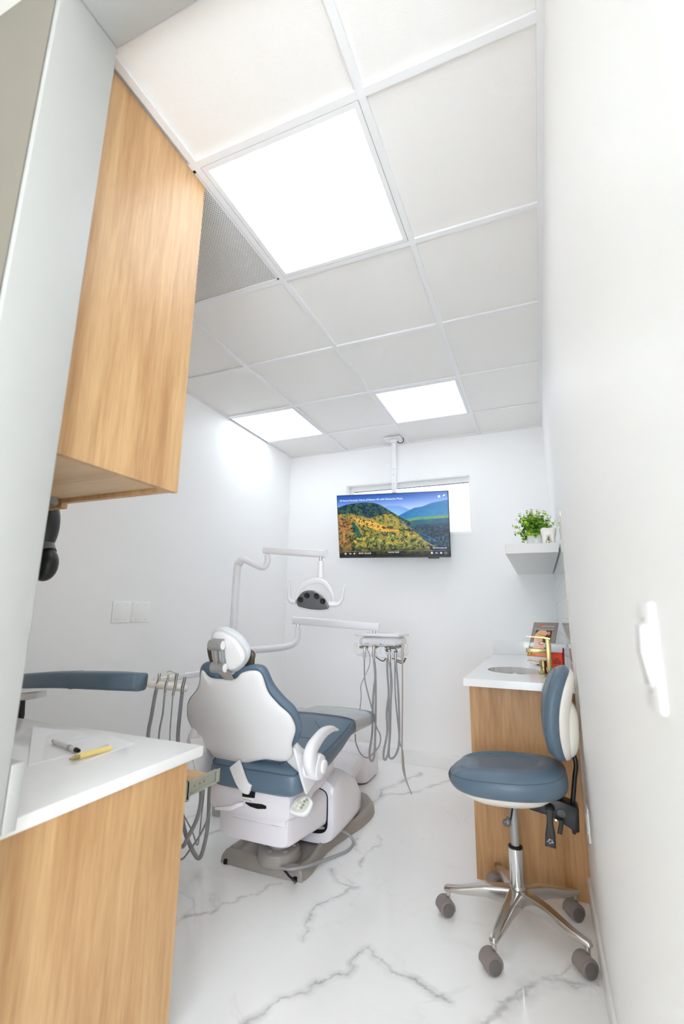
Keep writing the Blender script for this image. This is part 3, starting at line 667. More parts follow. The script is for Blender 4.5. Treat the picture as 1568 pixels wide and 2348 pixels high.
# tiles on the right wall
t = finish('trim_2', bx(XR - .0035, XR, 1.26, YB - .0005, zt + .001, 1.625), M['grout']); struct(t)
bm = B()
z = zt + .004; r_ = 0
while z < 1.6:
    y = 1.262 - (.0 if r_ % 2 else .4)
    while y < YB - .01:
        a_ = max(y, 1.262); b_ = min(y + .797, YB - .002)
        if b_ - a_ > .01: box(bm, XR - .0048, XR - .0035, a_, b_, z, min(z + .0892, 1.625))
        y += .8
    z += .0927; r_ += 1
finish('tiles', bm, M['tileg'], t)
finish('edge_strip', bx(XR - .0052, XR, 1.257, 1.260, zt + .001, 1.60), mat('tile_edge', (206, 196, 186), .4), t)

# floating shelf
sx0, sy0, sz0, sz1 = .238, 1.52, 1.47, 1.519
t = finish('wall_shelf', bx(sx0, XR - .010, sy0, YB - .001, sz0, sz1), M['shelf'], bevel=.002); tag(t, 'thick white floating shelf above the sink counter, holding the plant', 'shelf')
# plant
pc = V3(.392, 1.745, sz1)
t = thing('potted_plant', 'bushy bright green eucalyptus plant in a white glossy pot on the floating shelf', 'plant', pc)
finish('pot', lathe(B(), pc, (0, 0, 1), [(.040, .0005), (.046, .01), (.050, .04), (.048, .07), (.045, .080), (.042, .080), (.041, .06), (.001, .058)], 36), M['ceramic'], t, smooth=True, ang=60)
finish('moss', lathe(B(), pc, (0, 0, 1), [(.036, .059), (.034, .068), (.001, .072)]), M['soil'], t)
rnd = random.Random(11); me = bpy.data.meshes.new('foliage'); vs = []; fs = []; mi = []; stems = B()
def leaf(p, n_, r, k):
    n_ = n_.normalized(); a_ = n_.cross(V3(.3, .5, .8)).normalized(); b_ = n_.cross(a_); s0 = len(vs); vs.append(p - n_ * r * .25)
    for q_ in range(8): vs.append(p + (a_ * math.cos(q_ * PI / 4) + b_ * math.sin(q_ * PI / 4) * .9) * r)
    for q_ in range(8): fs.append((s0, s0 + 1 + q_, s0 + 1 + (q_ + 1) % 8)); mi.append(k)
for i in range(95):
    th = rnd.uniform(0, 2 * PI); el = rnd.uniform(.02, 1.35); ln = rnd.uniform(.06, .135) * (1 + .1 * math.sin(el))
    d = V3(math.cos(th) * math.cos(el) * .92, math.sin(th) * math.cos(el) * .92, math.sin(el) * .85); p0 = pc + V3(math.cos(th) * .012, math.sin(th) * .012, .066)
    if d.x > .5: ln = min(ln, .118)
    side = d.cross(V3(0, 0, 1)).normalized(); pts = []
    for k in range(7): f_ = k / 6; pts.append(p0 + d * ln * f_ + V3(0, 0, .032 * f_ - (.05 * f_ * f_ if el < .4 else 0)))
    tube(stems, pts, [.0012, .0006], 5, 0)
    for k in range(1, 7):
        pp = pts[k]; rr_ = rnd.uniform(.0070, .0112) * (1.2 - .07 * k)
        for sg in (-1, 1):
            dirn = (side * sg * math.cos(k * 1.3) + V3(0, 0, 1) * sg * math.sin(k * 1.3)); out_ = (d + dirn * .9 + V3(rnd.uniform(-.7, .7), rnd.uniform(-.7, .7), rnd.uniform(-.3, .7)))
            q_ = pp + dirn * rr_ * .95; q_.x = min(q_.x, XR - .012); leaf(q_, out_, rr_, (3 if k > 4 and rnd.random() < .6 else rnd.choice((0, 0, 1, 1, 2))))
me.from_pydata([v - pc for v in vs], [], fs); fo = bpy.data.objects.new('foliage', me); COL.objects.link(fo); fo.parent = t; fo['wc'] = tuple(pc)
for m_ in M['leafs']: me.materials.append(m_)
me.polygons.foreach_set('material_index', mi)
finish('stems', stems, M['stem'], t)
# tooth ornament
tc_ = V3(.450, 1.575, sz1)
t = thing('tooth_ornament', 'ivory ceramic molar tooth ornament beside the plant pot on the shelf', 'ornament', tc_)
bm = B(); rings = []
for zz, hx, hy in ((.086, .012, .010), (.0845, .024, .02), (.078, .031, .026), (.064, .0315, .027), (.048, .029, .025), (.040, .0275, .023)):
    rings.append([tc_ + V3(1.2 * hx * math.copysign(abs(math.cos(a_)) ** .7, math.cos(a_)), 1.15 * hy * math.copysign(abs(math.sin(a_)) ** .7, math.sin(a_)), zz - (.006 * max(0, 1 - abs(math.cos(a_)) * 1.6) if zz > .08 else 0)) for a_ in np.linspace(0, 2 * PI, 32, endpoint=False)])
loft(bm, rings); finish('crown', bm, M['tooth'], t, smooth=True, ang=75)
bm = B()
for sx_, sy_ in ((-1, -1), (1, -1), (-1, 1), (1, 1)):
    tube(bm, [tc_ + V3(sx_ * .0155, sy_ * .012, .055), tc_ + V3(sx_ * .0175, sy_ * .012, .03), tc_ + V3(sx_ * .023, sy_ * .012, .001)], [.0175, .0145, .0085], 14)
finish('roots', bm, M['tooth'], t, smooth=True)
cf = V3(.312, 1.86, sz1)
t = thing('small_card', 'small blue and pink card mostly hidden behind the plant pot on the shelf', 'card', cf)
finish('card', prism(B(), [cf + V3(0, 0, .0005), cf + V3(.05, 0, .0005), cf + V3(.05, .012, .05), cf + V3(.028, .012, .05)], (0, .002, 0)), mat('card_blue', (96, 104, 150), .6), t)
finish('picture', prism(B(), [cf + V3(.012, -.0008, .002), cf + V3(.045, -.0008, .002), cf + V3(.045, .0095, .042), cf + V3(.03, .0095, .042)], (0, .0005, 0)), mat('card_pink', (232, 200, 190), .6), t)

# ================================================================= TELEVISION
TC = V3(-.6984, 2.6284, 1.8688); TU = V3(.9934, .1138, -.0123).normalized(); TV = V3(.0411, -.2549, .9661); TV = (TV - TU * TV.dot(TU)).normalized(); TN = TU.cross(TV).normalized()
tw, th_ = .465, .2675
t = thing('television', 'flat television showing a hilly green and gold landscape, hung in front of the window', 'television', TC)
finish('housing', obox(B(), TC - TN * .018, TU, TV, TN, tw, th_, .018), M['screenglass'], t, bevel=.004)
finish('rear_bulge', obox(B(), TC - TN * .045, TU, TV, TN, .26, .15, .012), M['black'], t, bevel=.006)
finish('bottom_bezel', obox(B(), TC - TV * (th_ - .006) + TN * .001, TU, TV, TN, tw - .002, .006, .0012), mat('bezel_grey', (60, 62, 70), .3), t)
finish('sensor', obox(B(), TC - TV * (th_ + .004) + TU * .33, TU, TV, TN, .045, .004, .006), M['black'], t)
def tvp(s_, t_, n_=.0008): return TC + TU * ((s_ - .5) * 2 * (tw - .006)) + TV * (-th_ + .013 + t_ * (2 * th_ - .018)) + TN * n_
def vnoise(x, y, seed=0):
    rs = np.random.RandomState(seed); G = rs.rand(64, 64); xi = np.floor(x).astype(int); yi = np.floor(y).astype(int); fx = x - xi; fy = y - yi; fx = fx * fx * (3 - 2 * fx); fy = fy * fy * (3 - 2 * fy)
    g = lambda a_, b_: G[a_ % 64, b_ % 64]
    return (g(xi, yi) * (1 - fx) + g(xi + 1, yi) * fx) * (1 - fy) + (g(xi, yi + 1) * (1 - fx) + g(xi + 1, yi + 1) * fx) * fy
def fbm(x, y, o=4, seed=0): return sum(vnoise(x * 2 ** k, y * 2 ** k, seed + k) / 2 ** (k + 1) for k in range(o)) / (1 - .5 ** o)
def landscape(s_, t_):
    y = 1 - t_; c = np.zeros(s_.shape + (3,)); C_ = lambda *a: np.array(a) / 255.0
    def mix(a_, b_, f_): return a_ * (1 - f_[..., None]) + b_ * f_[..., None]
    I = lambda pts: np.interp(s_, [p_[0] for p_ in pts], [p_[1] for p_ in pts])
    sky = mix(np.broadcast_to(C_(32, 88, 186), c.shape), C_(176, 196, 238), np.clip(y / .26 + .25 * (s_ - .5), 0, 1)); c[:] = sky
    n = fbm(s_ * 40, y * 24, 4, 1); n2 = fbm(s_ * 12, y * 9, 4, 7); n3 = fbm(s_ * 90, y * 60, 2, 12)
    far = I([(0, .3), (.45, .2), (.5, .19), (.58, .2), (.66, .26), (.75, .3), (1, .3)]); m_ = y > far; c[m_] = mix(np.broadcast_to(C_(104, 150, 214), c.shape), C_(150, 196, 226), np.clip((y - far) * 5, 0, 1))[m_]
    rh = I([(0, .9), (.58, .34), (.64, .29), (.7, .24), (.78, .22), (.86, .17), (1, .13)]) + .004 * (n3 - .5); m_ = (y > rh) & (s_ > .55)
    c[m_] = mix(np.broadcast_to(C_(22, 108, 168), c.shape), C_(74, 178, 196), np.clip((y - rh) * 3.2 - .1, 0, 1) * (1.3 - s_))[m_]
    c[m_] *= (.9 + .2 * n[m_][:, None])
    bt = I([(0, .5), (.5, .47), (.62, .42), (.72, .39), (1, .37)]); m_ = (y > bt) & (s_ > .5); v_ = mix(np.broadcast_to(C_(12, 62, 120), c.shape), C_(40, 110, 96), n2); c[m_] = v_[m_]
    m_ = (np.abs(y - bt - .018) < .022) & (s_ > .55); c[m_] = mix(np.broadcast_to(C_(128, 152, 84), c.shape), C_(52, 140, 130), n)[m_]
    m_ = (y > bt + .12) & (s_ > .55); c[m_] = mix(np.broadcast_to(C_(10, 42, 84), c.shape), C_(36, 96, 80), np.clip(n * 1.6 - .4, 0, 1))[m_]
    lh = I([(0, .19), (.08, .15), (.16, .13), (.25, .12), (.33, .13), (.4, .17), (.46, .24), (.52, .31), (.58, .38), (.65, .44), (.72, .6), (1, 1.3)]) + .012 * (n3 - .5); m_ = y > lh
    g_ = mix(np.broadcast_to(C_(16, 52, 82), c.shape), C_(64, 110, 66), np.clip(n * 1.8 - .5, 0, 1)); gold = mix(np.broadcast_to(C_(112, 120, 52), c.shape), C_(200, 158, 66), n2)
    field = I([(0, .30), (.1, .28), (.2, .33), (.3, .38), (.4, .33), (.48, .3), (.6, .44), (.7, .6), (1, 1)]) + .06 * (n2 - .5)
    c[m_] = g_[m_]; m2 = m_ & (y > field); c[m2] = mix(gold, g_ * 1.1, np.clip(n * 2.4 - 1.15 + .25 * (y - .5), 0, 1))[m2]
    m2 = m_ & (np.abs(y - (.43 + (s_ - .2) * .55)) < .06 * (1 - np.abs(s_ - .35) * 2)) & (s_ > .15) & (s_ < .6); c[m2] = mix(np.broadcast_to(C_(224, 160, 54), c.shape), C_(206, 176, 84), n)[m2]
    m2 = m_ & (s_ < .2) & (y > .3); br = mix(np.broadcast_to(C_(186, 128, 66), c.shape), C_(116, 84, 48), np.clip(n * 2 - .5, 0, 1)); f_ = np.clip((.17 + .06 * (n2 - .5) - s_) * 14, 0, 1) * np.clip((y - .3) * 8, 0, 1) * np.clip((.95 - y) * 5, 0, 1); c[m2] = mix(c, br, f_)[m2]
    m2 = ((s_ - .165 - .25 * (y - .55)) / .035) ** 2 + ((y - .56) / .13) ** 2 < .1 + 1.5 * n; c[m2] = mix(np.broadcast_to(C_(22, 78, 90), c.shape), C_(44, 110, 60), n)[m2]
    m2 = m_ & (y > .5) & (np.sin(y * 60 - s_ * 22 + n2 * 9) > .55) & (n > .5) & (s_ > .1); c[m2] *= .5
    m2 = m_ & (y > .6) & (n2 > .52); c[m2] = mix(c, np.broadcast_to(C_(86, 104, 44), c.shape), np.clip(n * 1.4 - .3, 0, 1))[m2]
    tree = (n3 > .60) & (n > .44) & (y > field + .03) & m_; c[tree] = C_(24, 44, 30)
    tree = (n3 > .57) & (y < field + .03) & m_; c[tree] = c[tree] * .5
    tree = (n3 > .56) & (y > bt + .16) & ~m_; c[tree] = c[tree] * .4
    m2 = (n3 < .36) & (y > .62) & (n2 > .45); c[m2] = c[m2] * 1.25 + .05
    for a_, b_ in (((.15, .38), (.26, .66)), ((.26, .66), (.3, .95)), ((.2, .35), (.36, .7))):
        f_ = np.clip((y - a_[1]) / (b_[1] - a_[1]), 0, 1); m2 = (np.abs(s_ - (a_[0] + f_ * (b_[0] - a_[0])) - .006 * (n - .5)) < .003) & (y > a_[1]) & (y < b_[1]); c[m2] = C_(50, 60, 34)
    m2 = (np.abs(s_ - (.58 + (y - .46) * 1.0) ) < .006) & (y > .46) & (y < .78); c[m2] = C_(50, 90, 176)
    m2 = (np.abs(s_ - (.72 + (y - .70) * .95)) < .012) & (y > .70) & (y < .86); c[m2] = C_(150, 142, 100)
    m2 = (np.abs(y - (.8 - (s_ - .7) * 1.2)) < .008) & (s_ > .68) & (s_ < .76); c[m2] = C_(150, 150, 70)
    c *= (1 - .75 * np.clip((y - .78) / .2, 0, 1) ** 1.3)[..., None] * (1 - .12 * np.clip((.12 - y) / .12, 0, 1))[..., None]
    return np.clip(c, 0, 1)
sc_ = painted('screen', landscape, 360, 200, lambda a_, b_: tvp(a_, b_), t, emit=1.0, rough=.25)
M['glow'] = mat('screen_white', (10, 10, 10), .5, emit=(250, 252, 255), es=1.0); M['glowd'] = mat('screen_grey', (10, 10, 10), .5, emit=(150, 170, 200), es=.9); M['glowr'] = mat('screen_red', (10, 10, 10), .5, emit=(222, 30, 90), es=1)
def tt(body, s_, t_, size, m_='glow'): text('screen_text', body, tvp(s_, t_, .0014), TU, TV, size, M[m_], sc_, ext=.0001)
tt('10 Hours Fantastic Views of Nature 4K with Relaxation Music', .02, .905, .0214)
tt('30:19 / 10:12:10', .18, .038, .0165); tt('Exit full screen (f)', .855, .115, .0152); tt('Scroll for details', .455, .055, .0138)
def ico(fn, s_, t_, m_='glow', name='screen_icon'):
    o_ = tvp(s_, t_, .0014); finish(name, fn(o_), M[m_], sc_)
def rc(o_, dx, dy, hw_, hh_, bm=None): return obox(bm or B(), o_ + TU * dx + TV * dy, TU, TV, TN, hw_, hh_, .0002)
def pause(o_): bm = rc(o_, -.004, 0, .0018, .008); return rc(o_, .004, 0, .0018, .008, bm)
ico(pause, .055, .045); ico(lambda o_: rc(o_, .006, 0, .0012, .006, prism(B(), [o_ + TU * -.006 + TV * .006, o_ + TU * -.006 + TV * -.006, o_ + TU * .004], TN * .0003)), .1, .045)
ico(lambda o_: prism(B(), [o_ + TU * -.008 + TV * .003, o_ + TU * -.008 + TV * -.003, o_ + TU * -.004 + TV * -.003, o_ + TU * .003 + TV * -.008, o_ + TU * .003 + TV * .008, o_ + TU * -.004 + TV * .003], TN * .0003), .14, .045)
ring = lambda o_, r_: prism(B(), [o_ + (TU * math.cos(k * PI / 8) + TV * math.sin(k * PI / 8)) * r_ for k in range(16)], TN * .0003)
ico(lambda o_: ring(o_, .0095), .925, .925); ico(lambda o_: ring(o_, .0075), .845, .045); ico(lambda o_: ring(o_, .007), .925, .045)
ico(lambda o_: prism(B(), [o_ + TU * -.012 + TV * -.007, o_ + TU * 0 + TV * .001, o_ + TU * 0 + TV * -.003, o_ + TU * .012 + TV * .005, o_ + TU * 0 + TV * .011, o_ + TU * 0 + TV * .007, o_ + TU * -.010 + TV * .002], TN * .0003), .968, .935)
ico(lambda o_: rc(o_, 0, 0, .009, .0058), .885, .045, 'glowd')
def fs_(o_):
    bm = B()
    for a_ in (-1, 1):
        for b_ in (-1, 1): rc(o_, a_ * .005, b_ * .0065, .0025, .0008, bm); rc(o_, a_ * .0072, b_ * .004, .0008, .0025, bm)
    return bm
ico(fs_, .965, .045)
ico(lambda o_: rc(o_, 0, 0, tw * .93, .0006), .5, .085, 'glowd', 'progress_bar'); ico(lambda o_: rc(o_, 0, 0, .022, .0018), .055, .086, 'glowr', 'progress_bar')
# ceiling mount
pm = V3(-.705, 2.735, 0)
t = thing('ceiling_mount', 'white ceiling pole mount holding the television', 'mount', (pm.x, pm.y, H))
finish('plate', bx(pm.x - .075, pm.x + .075, pm.y - .06, pm.y + .06, H - .012, H - .0006), M['white'], t, bevel=.003)
finish('collar', bx(pm.x - .03, pm.x + .03, pm.y - .03, pm.y + .03, H - .04, H - .012), M['white'], t, bevel=.003)
p_ = finish('pole', bx(pm.x - .019, pm.x + .019, pm.y - .019, pm.y + .019, 1.87, H - .04), M['white'], t, bevel=.003)
for zz in (2.38, 2.33, 2.25, 2.17): finish('bolt_hole', cyl(B(), (pm.x, pm.y - .0188, zz), (pm.x, pm.y - .0205, zz), .005, seg=12), M['grey'], p_)
finish('bracket', obox(B(), TC - TN * .066, TU, TV, TN, .1, .1, .009), M['black'], t)
finish('cable', tube(B(), [(pm.x + .03, pm.y, H - .03), (pm.x + .06, pm.y - .01, H - .05), (pm.x + .085, pm.y, H - .035), (pm.x + .08, pm.y + .01, H - .002)], .004, 8), M['black'], t, smooth=True)

# ================================================================= DENTAL CHAIR
CX = -.84
ch = thing('dental_chair', 'dental chair with slate blue cushions, white back shell and taupe base plate', 'dental chair', (CX, 1.4, 0))
# base plate
bo = [(-1.088, 1.085), (-1.075, 1.074), (-.876, 1.068), (-.678, 1.074), (-.662, 1.088), (-.652, 1.16), (-.668, 1.36), (-.634, 1.557), (-.606, 1.681), (-.597, 1.86), (-.645, 1.99), (-.74, 2.06), (-1.0, 2.06), (-1.10, 1.99), (-1.15, 1.86), (-1.14, 1.68), (-1.11, 1.557), (-1.075, 1.36), (-1.09, 1.16)]
bp_ = [V3(x, y, 0) for x, y in bo]; bp_ = catmull(bp_, 3, True)
def shrink(P, d, z): return [V3(-.876 + (p.x + .876) * (1 - d / .24), 1.567 + (p.y - 1.567) * (1 - d / .5), z) for p in P]
def inset(P, d):
    n = len(P); out = []
    for i in range(n):
        t_ = (P[(i + 1) % n] - P[i - 1]).normalized(); out.append(P[i] + V3(-t_.y, t_.x, 0) * d)
    return out
rings = []
for d, z in ((0, .001), (.004, .03), (.018, .052), (.032, .055), (.055, .036), (.075, .034)): rings.append(shrink(bp_, d, z))
bp = finish('base_plate', loft(B(), rings), M['taupe'], ch, smooth=True, ang=60)
for x_ in (-.70, -1.07): finish('foot_notch', bx(x_, x_ + .015, 1.066, 1.078, .001, .02), M['shaft'], bp)
dc = V3(-.825, 1.155, 0)
sd = finish('swivel_disc', lathe(B(), dc, (0, 0, 1), [(.100, .034), (.104, .045), (.096, .082), (.088, .088), (.046, .088), (.046, .12), (.040, .2)], 40), M['taupe'], ch, smooth=True)
for k in range(6):
    an = k * PI / 3 + .4; bm = B(); lathe(bm, dc + V3(math.cos(an) * .07, math.sin(an) * .07, .086), (0, 0, 1), [(.011, 0), (.011, .006), (.007, .009)], 14); finish('bolt', bm, M['grey'], sd, smooth=True)
# lift housing
def ybox(secs, e=6, seg=40): return loft(B(), [rsec((x0 + x1) / 2, (z0 + z1) / 2, (x1 - x0) / 2, (z1 - z0) / 2, y, e, seg) for y, x0, x1, z0, z1 in secs])
finish('lift_housing', ybox([(.945, -1.00, -.69, .19, .285), (.95, -1.022, -.672, .178, .30), (.97, -1.03, -.664, .168, .31), (1.15, -1.03, -.66, .145, .305), (1.36, -1.03, -.66, .118, .295), (1.5, -1.03, -.66, .11, .29)]), M['lav'], ch, smooth=True)
finish('front_housing', ybox([(1.33, -1.07, -.625, .045, .31), (1.345, -1.08, -.618, .04, .335), (1.42, -1.085, -.612, .04, .352), (1.54, -1.08, -.614, .04, .335), (1.66, -1.07, -.622, .04, .275), (1.76, -1.05, -.64, .04, .19), (1.83, -1.02, -.67, .04, .10), (1.85, -.98, -.72, .045, .06)], 5), M['lav'], ch, smooth=True)
finish('gap_seal', ybox([(1.326, -1.035, -.6545, .09, .300), (1.332, -1.035, -.6545, .09, .300)], 6), M['black'], ch, smooth=True)
ca = finish('seat_carriage', ybox([(.895, -1.02, -.66, .315, .40), (.90, -1.045, -.64, .30, .41), (.93, -1.055, -.628, .295, .425), (1.1, -1.05, -.645, .292, .42), (1.2, -1.03, -.67, .30, .42), (1.45, -1.0, -.68, .30, .45)], 6), M['lav'], ch, smooth=True)
finish('lower_apron', ybox([(.925, -.93, -.72, .27, .31), (.94, -.98, -.68, .262, .31), (1.1, -.98, -.68, .26, .31)], 6), M['lav'], ch, smooth=True)
pl = lambda a_, b_, y: aty(a_, b_, y)
def ypoly(pts, y, d): return prism(B(), [pl(a_, b_, y) for a_, b_ in pts], (0, d, 0))
finish('opening', ypoly(((557, 1808), (585, 1813), (583, 1830), (555, 1826)), .892, .03), M['shaft'], ca)
lb = finish('data_plate', ypoly(((555, 1827), (583, 1831), (582, 1839), (554, 1835)), .889, .004), M['warmwhite'], ca)
text('plate_text', 'Dental Chair Patient', pl(556, 1832.5, .8885), V3(1, 0, -.03).normalized(), V3(0, 0, 1), .0055, M['dgrey'], lb)
finish('slot', ypoly(((560, 1840), (575, 1842), (600, 1845), (609, 1849), (609, 1855), (590, 1855), (572, 1849)), .89, .03), M['shaft'], ca)
finish('side_lever', band(B(), [pl(560, 1842, .885), pl(545, 1846, .87), pl(528, 1853, .86), pl(496, 1853, .86)], [.016, .02, .02, .012], (0, 1, 0), .02), M['lav'], ch, smooth=True)
# seat cushion
def cush(secs, e=5, seg=40): return loft(B(), [rsec(CX + .02 + dx, (z0 + z1) / 2, hw_, (z1 - z0) / 2, y, e, seg, cr) for y, dx, hw_, z0, z1, cr in secs])
seat = finish('seat_cushion', cush([(.868, 0, .14, .435, .475, 0), (.871, 0, .19, .415, .492, .003), (.885, 0, .220, .402, .505, .006), (.92, 0, .236, .404, .514, .008), (.98, 0, .242, .412, .52, .008), (1.05, 0, .243, .425, .525, .008), (1.2, 0, .243, .445, .543, .006), (1.33, 0, .243, .475, .566, .008), (1.42, 0, .242, .505, .589, .008), (1.50, 0, .240, .52, .597, .006), (1.56, 0, .236, .52, .594, .004)]), M['blue'], ch, smooth=True, ang=0)
leg = finish('leg_rest', cush([(1.52, 0, .236, .525, .592, .004), (1.62, 0, .232, .515, .588, .004), (1.75, 0, .224, .50, .580, .004), (1.86, 0, .217, .488, .572, .004), (1.91, 0, .213, .486, .567, .003), (1.94, 0, .200, .49, .557, 0), (1.952, 0, .17, .505, .545, 0)]), M['blue'], ch, smooth=True, ang=0)
finish('plastic_cover', loft(B(), [rsec(CX + .02, (z0 + z1) / 2, hw_, (z1 - z0) / 2, y, 5, 40, .004) for y, hw_, z0, z1 in ((1.50, .246, .513, .606), (1.6, .240, .510, .597), (1.72, .231, .498, .590), (1.81, .226, .489, .584))], caps=False), M['cover'], ch, smooth=True, ang=0)
bm = B()
for sg in (1, -1):
    tube(bm, [V3(CX + .02 + sg * (.212 if y < .9 else .230 if y < .96 else .237), y, z) for y, z in ((.885, .497), (.95, .511), (1.05, .521), (1.2, .539), (1.33, .562), (1.44, .588))], .0022, 8)
    tube(bm, [V3(CX + .02 + sg * x, y, z) for x, y, z in ((.12, .90, .519), (.14, 1.0, .5295), (.15, 1.15, .544), (.13, 1.3, .567), (.05, 1.40, .591))], .0018, 6)
tube(bm, [V3(CX + .02 + x, 1.22, .5515 - .00001 * x) for x in np.linspace(-.14, .14, 5)], .0018, 6)
tube(bm, [V3(CX + .02 + x, y_, .492) for x, y_ in ((-.212, .885), (-.18, .872), (-.1, .869), (0, .868), (.1, .869), (.18, .872), (.212, .885))], .0022, 8)
finish('piping', bm, M['seam'], seat, smooth=True)
# backrest
BO = V3(CX, .80, .70); BV = V3(0, -.4555, .890).normalized(); BU = V3(1, 0, 0); BN = V3(0, .890, .4555).normalized()
def k1(*p): return [(400 + .3189 * x, 1400 + .3189 * y) for x, y in p]
wrap = lambda s_, t_: .55 * s_ * s_ + .10 * max(0, t_) ** 2
def bpl(pts, h=0.0):
    r = []
    for a_, b_ in pts:
        e_ = 0.0
        for _ in range(8):
            q = atp(a_, b_, BO + BN * (h + e_), BN) - BO; s_, t_ = q.dot(BU), q.dot(BV); e_ = wrap(s_, t_)
        r.append((s_, t_))
    return r
shell_px = k1((200, 428), (255, 478), (345, 491), (435, 490), (482, 448), (560, 430), (625, 455), (672, 580), (745, 670), (835, 755), (872, 850), (846, 960), (850, 1040), (800, 1078), (660, 1066), (520, 1090), (390, 1098), (300, 1060), (245, 990), (165, 905), (108, 790), (97, 705), (112, 640), (165, 570), (186, 500))
so = bpl(shell_px)
finish('back_shell', pad(B(), so, BO, BU, BV, BN, .004, .016, n=14, q=2, rings=12, curve=wrap, res=5, c=(0, -.03)), M['whitem'], ch, smooth=True, ang=0)
cush_px = k1((188, 410), (225, 372), (275, 385), (320, 445), (400, 468), (450, 435), (520, 400), (600, 392), (655, 425), (705, 530), (780, 625), (870, 715), (912, 830), (895, 925), (845, 985), (830, 1040), (760, 1070), (600, 1060), (440, 1080), (320, 1050), (240, 970), (160, 890), (100, 780), (92, 705), (104, 640), (158, 568), (182, 500))
bc_ = finish('back_cushion', pad(B(), bpl(cush_px, .030), BO + BN * .030, BU, BV, BN, .050, .024, n=6, q=2, rings=12, curve=wrap, res=5, c=(0, -.03)), M['blue'], ch, smooth=True, ang=0)
# back support bar + hinge + armrest
finish('back_bar', band(B(), [pl(538, 1751, .866), pl(545, 1770, .860), pl(553, 1790, .857), pl(562, 1805, .860), pl(574, 1811, .868)], [.062, .060, .056, .050, .04], (0, 1, 0), .012, e=6), M['white'], ch, smooth=True)
def xpoly(pts, x, d): return prism(B(), [atx(a_, b_, x) for a_, b_ in pts], (d, 0, 0))
finish('side_bracket', xpoly(k1((845, 985), (905, 1030), (1010, 1030), (1080, 1150), (1000, 1225), (935, 1320), (905, 1225), (885, 1150)), -.575, .012), M['white'], ch, bevel=.003)
finish('hinge_arm', band(B(), [pl(660, 1712, .92), pl(680, 1735, .92), pl(705, 1752, .92)], [.09, .085, .09], (0, 1, 0), [.02, .03, .05], e=4), M['whitem'], ch, smooth=True)
bs = atx(716, 1755, -.545)
ar = finish('armrest', band(B(), [atx(a_, b_, -.53) for a_, b_ in ((716, 1768), (712, 1745), (713, 1722), (726, 1699), (742, 1680), (759, 1671.5), (774, 1673.5))], [.06, .085, .070, .058, .046, .030, .010], (1, 0, 0), [.05, .05, .046, .04, .036, .03, .012], seg=20), M['white'], ch, smooth=True)
cyl_ = lathe(B(), (-.565, bs.y, bs.z - .002), (1, 0, 0), [(.050, 0), (.052, .004), (.052, .05), (.046, .062), (.03, .066)], 36); finish('armrest_hub', cyl_, M['white'], ch, smooth=True)
finish('hub_cap', lathe(B(), (-.50, bs.y + .012, bs.z - .002), (1, 0, 0), [(.026, 0), (.026, .008), (.022, .011), (.004, .012)], 30), M['white'], ar, smooth=True)
# left side bracket and arm stub
lbp = V3(-1.105, .90, .54)
finish('side_bracket', prism(B(), [V3(-1.11, .80, .60), V3(-1.11, .98, .58), V3(-1.11, 1.0, .42), V3(-1.11, .93, .35), V3(-1.11, .86, .44)], (.012, 0, 0)), M['white'], ch, bevel=.003)
hb = finish('armrest_hub', lathe(B(), (-1.10, .90, .545), (-1, 0, 0), [(.050, 0), (.052, .004), (.052, .04), (.046, .05), (.02, .052)], 30), M['white'], ch, smooth=True)
finish('armrest', band(B(), [V3(-1.15, .90, .53), V3(-1.15, .89, .58), V3(-1.15, .93, .62), V3(-1.15, 1.0, .645), V3(-1.15, 1.09, .64)], [.08, .07, .055, .035, .012], (1, 0, 0), [.05, .046, .04, .03, .012], seg=20), M['white'], ch, smooth=True)
# control pad
cp = V3(-.585, .905, .365); cN = V3(.08, -.72, .70).normalized(); cU = V3(1, .08, 0).normalized(); cU = (cU - cN * cU.dot(cN)).normalized(); cV = cN.cross(cU)
cp = aty(690, 1846, .90)
oc = bpl([]); opx = [(717, 1838), (708, 1828), (694, 1826), (678, 1834), (666, 1851), (664, 1862), (676, 1868), (694, 1870), (706, 1863), (714, 1850)]
ocs = []
for a_, b_ in opx: q = atp(a_, b_, cp, cN) - cp; ocs.append((q.dot(cU), q.dot(cV)))
cpad = finish('control_pad', pad(B(), ocs, cp, cU, cV, cN, .006, .03, n=12, rings=8, res=4), M['white'], ch, smooth=True, ang=0)
finish('key_panel', pad(B(), [(a_ * .78, b_ * .80) for a_, b_ in ocs], cp + cN * .005, cU, cV, cN, .0025, .001, n=14, rings=5, res=4), mat('key_panel_green', (206, 212, 196), .4), cpad, smooth=True, ang=0)
for i, (a_, b_) in enumerate(((704, 1834), (698, 1838), (692, 1834), (697, 1831), (679, 1842), (675, 1848), (686, 1846), (683, 1853), (695, 1846), (691, 1852))):
    q = atp(a_, b_, cp + cN * .008, cN); finish('button', lathe(B(), q - cN * .0012, cN, [(.0052, 0), (.0052, .0018), (.003, .0024)], 16), M['taupe'] if i in (0, 1, 8, 9) else M['warmwhite'], cpad, smooth=True)
finish('pad_arm', band(B(), [cp - cN * .02, cp - cN * .05 + V3(-.03, .05, -.01), V3(-.68, 1.02, .33)], [.05, .05, .05], cU, .03), M['white'], ch, smooth=True)
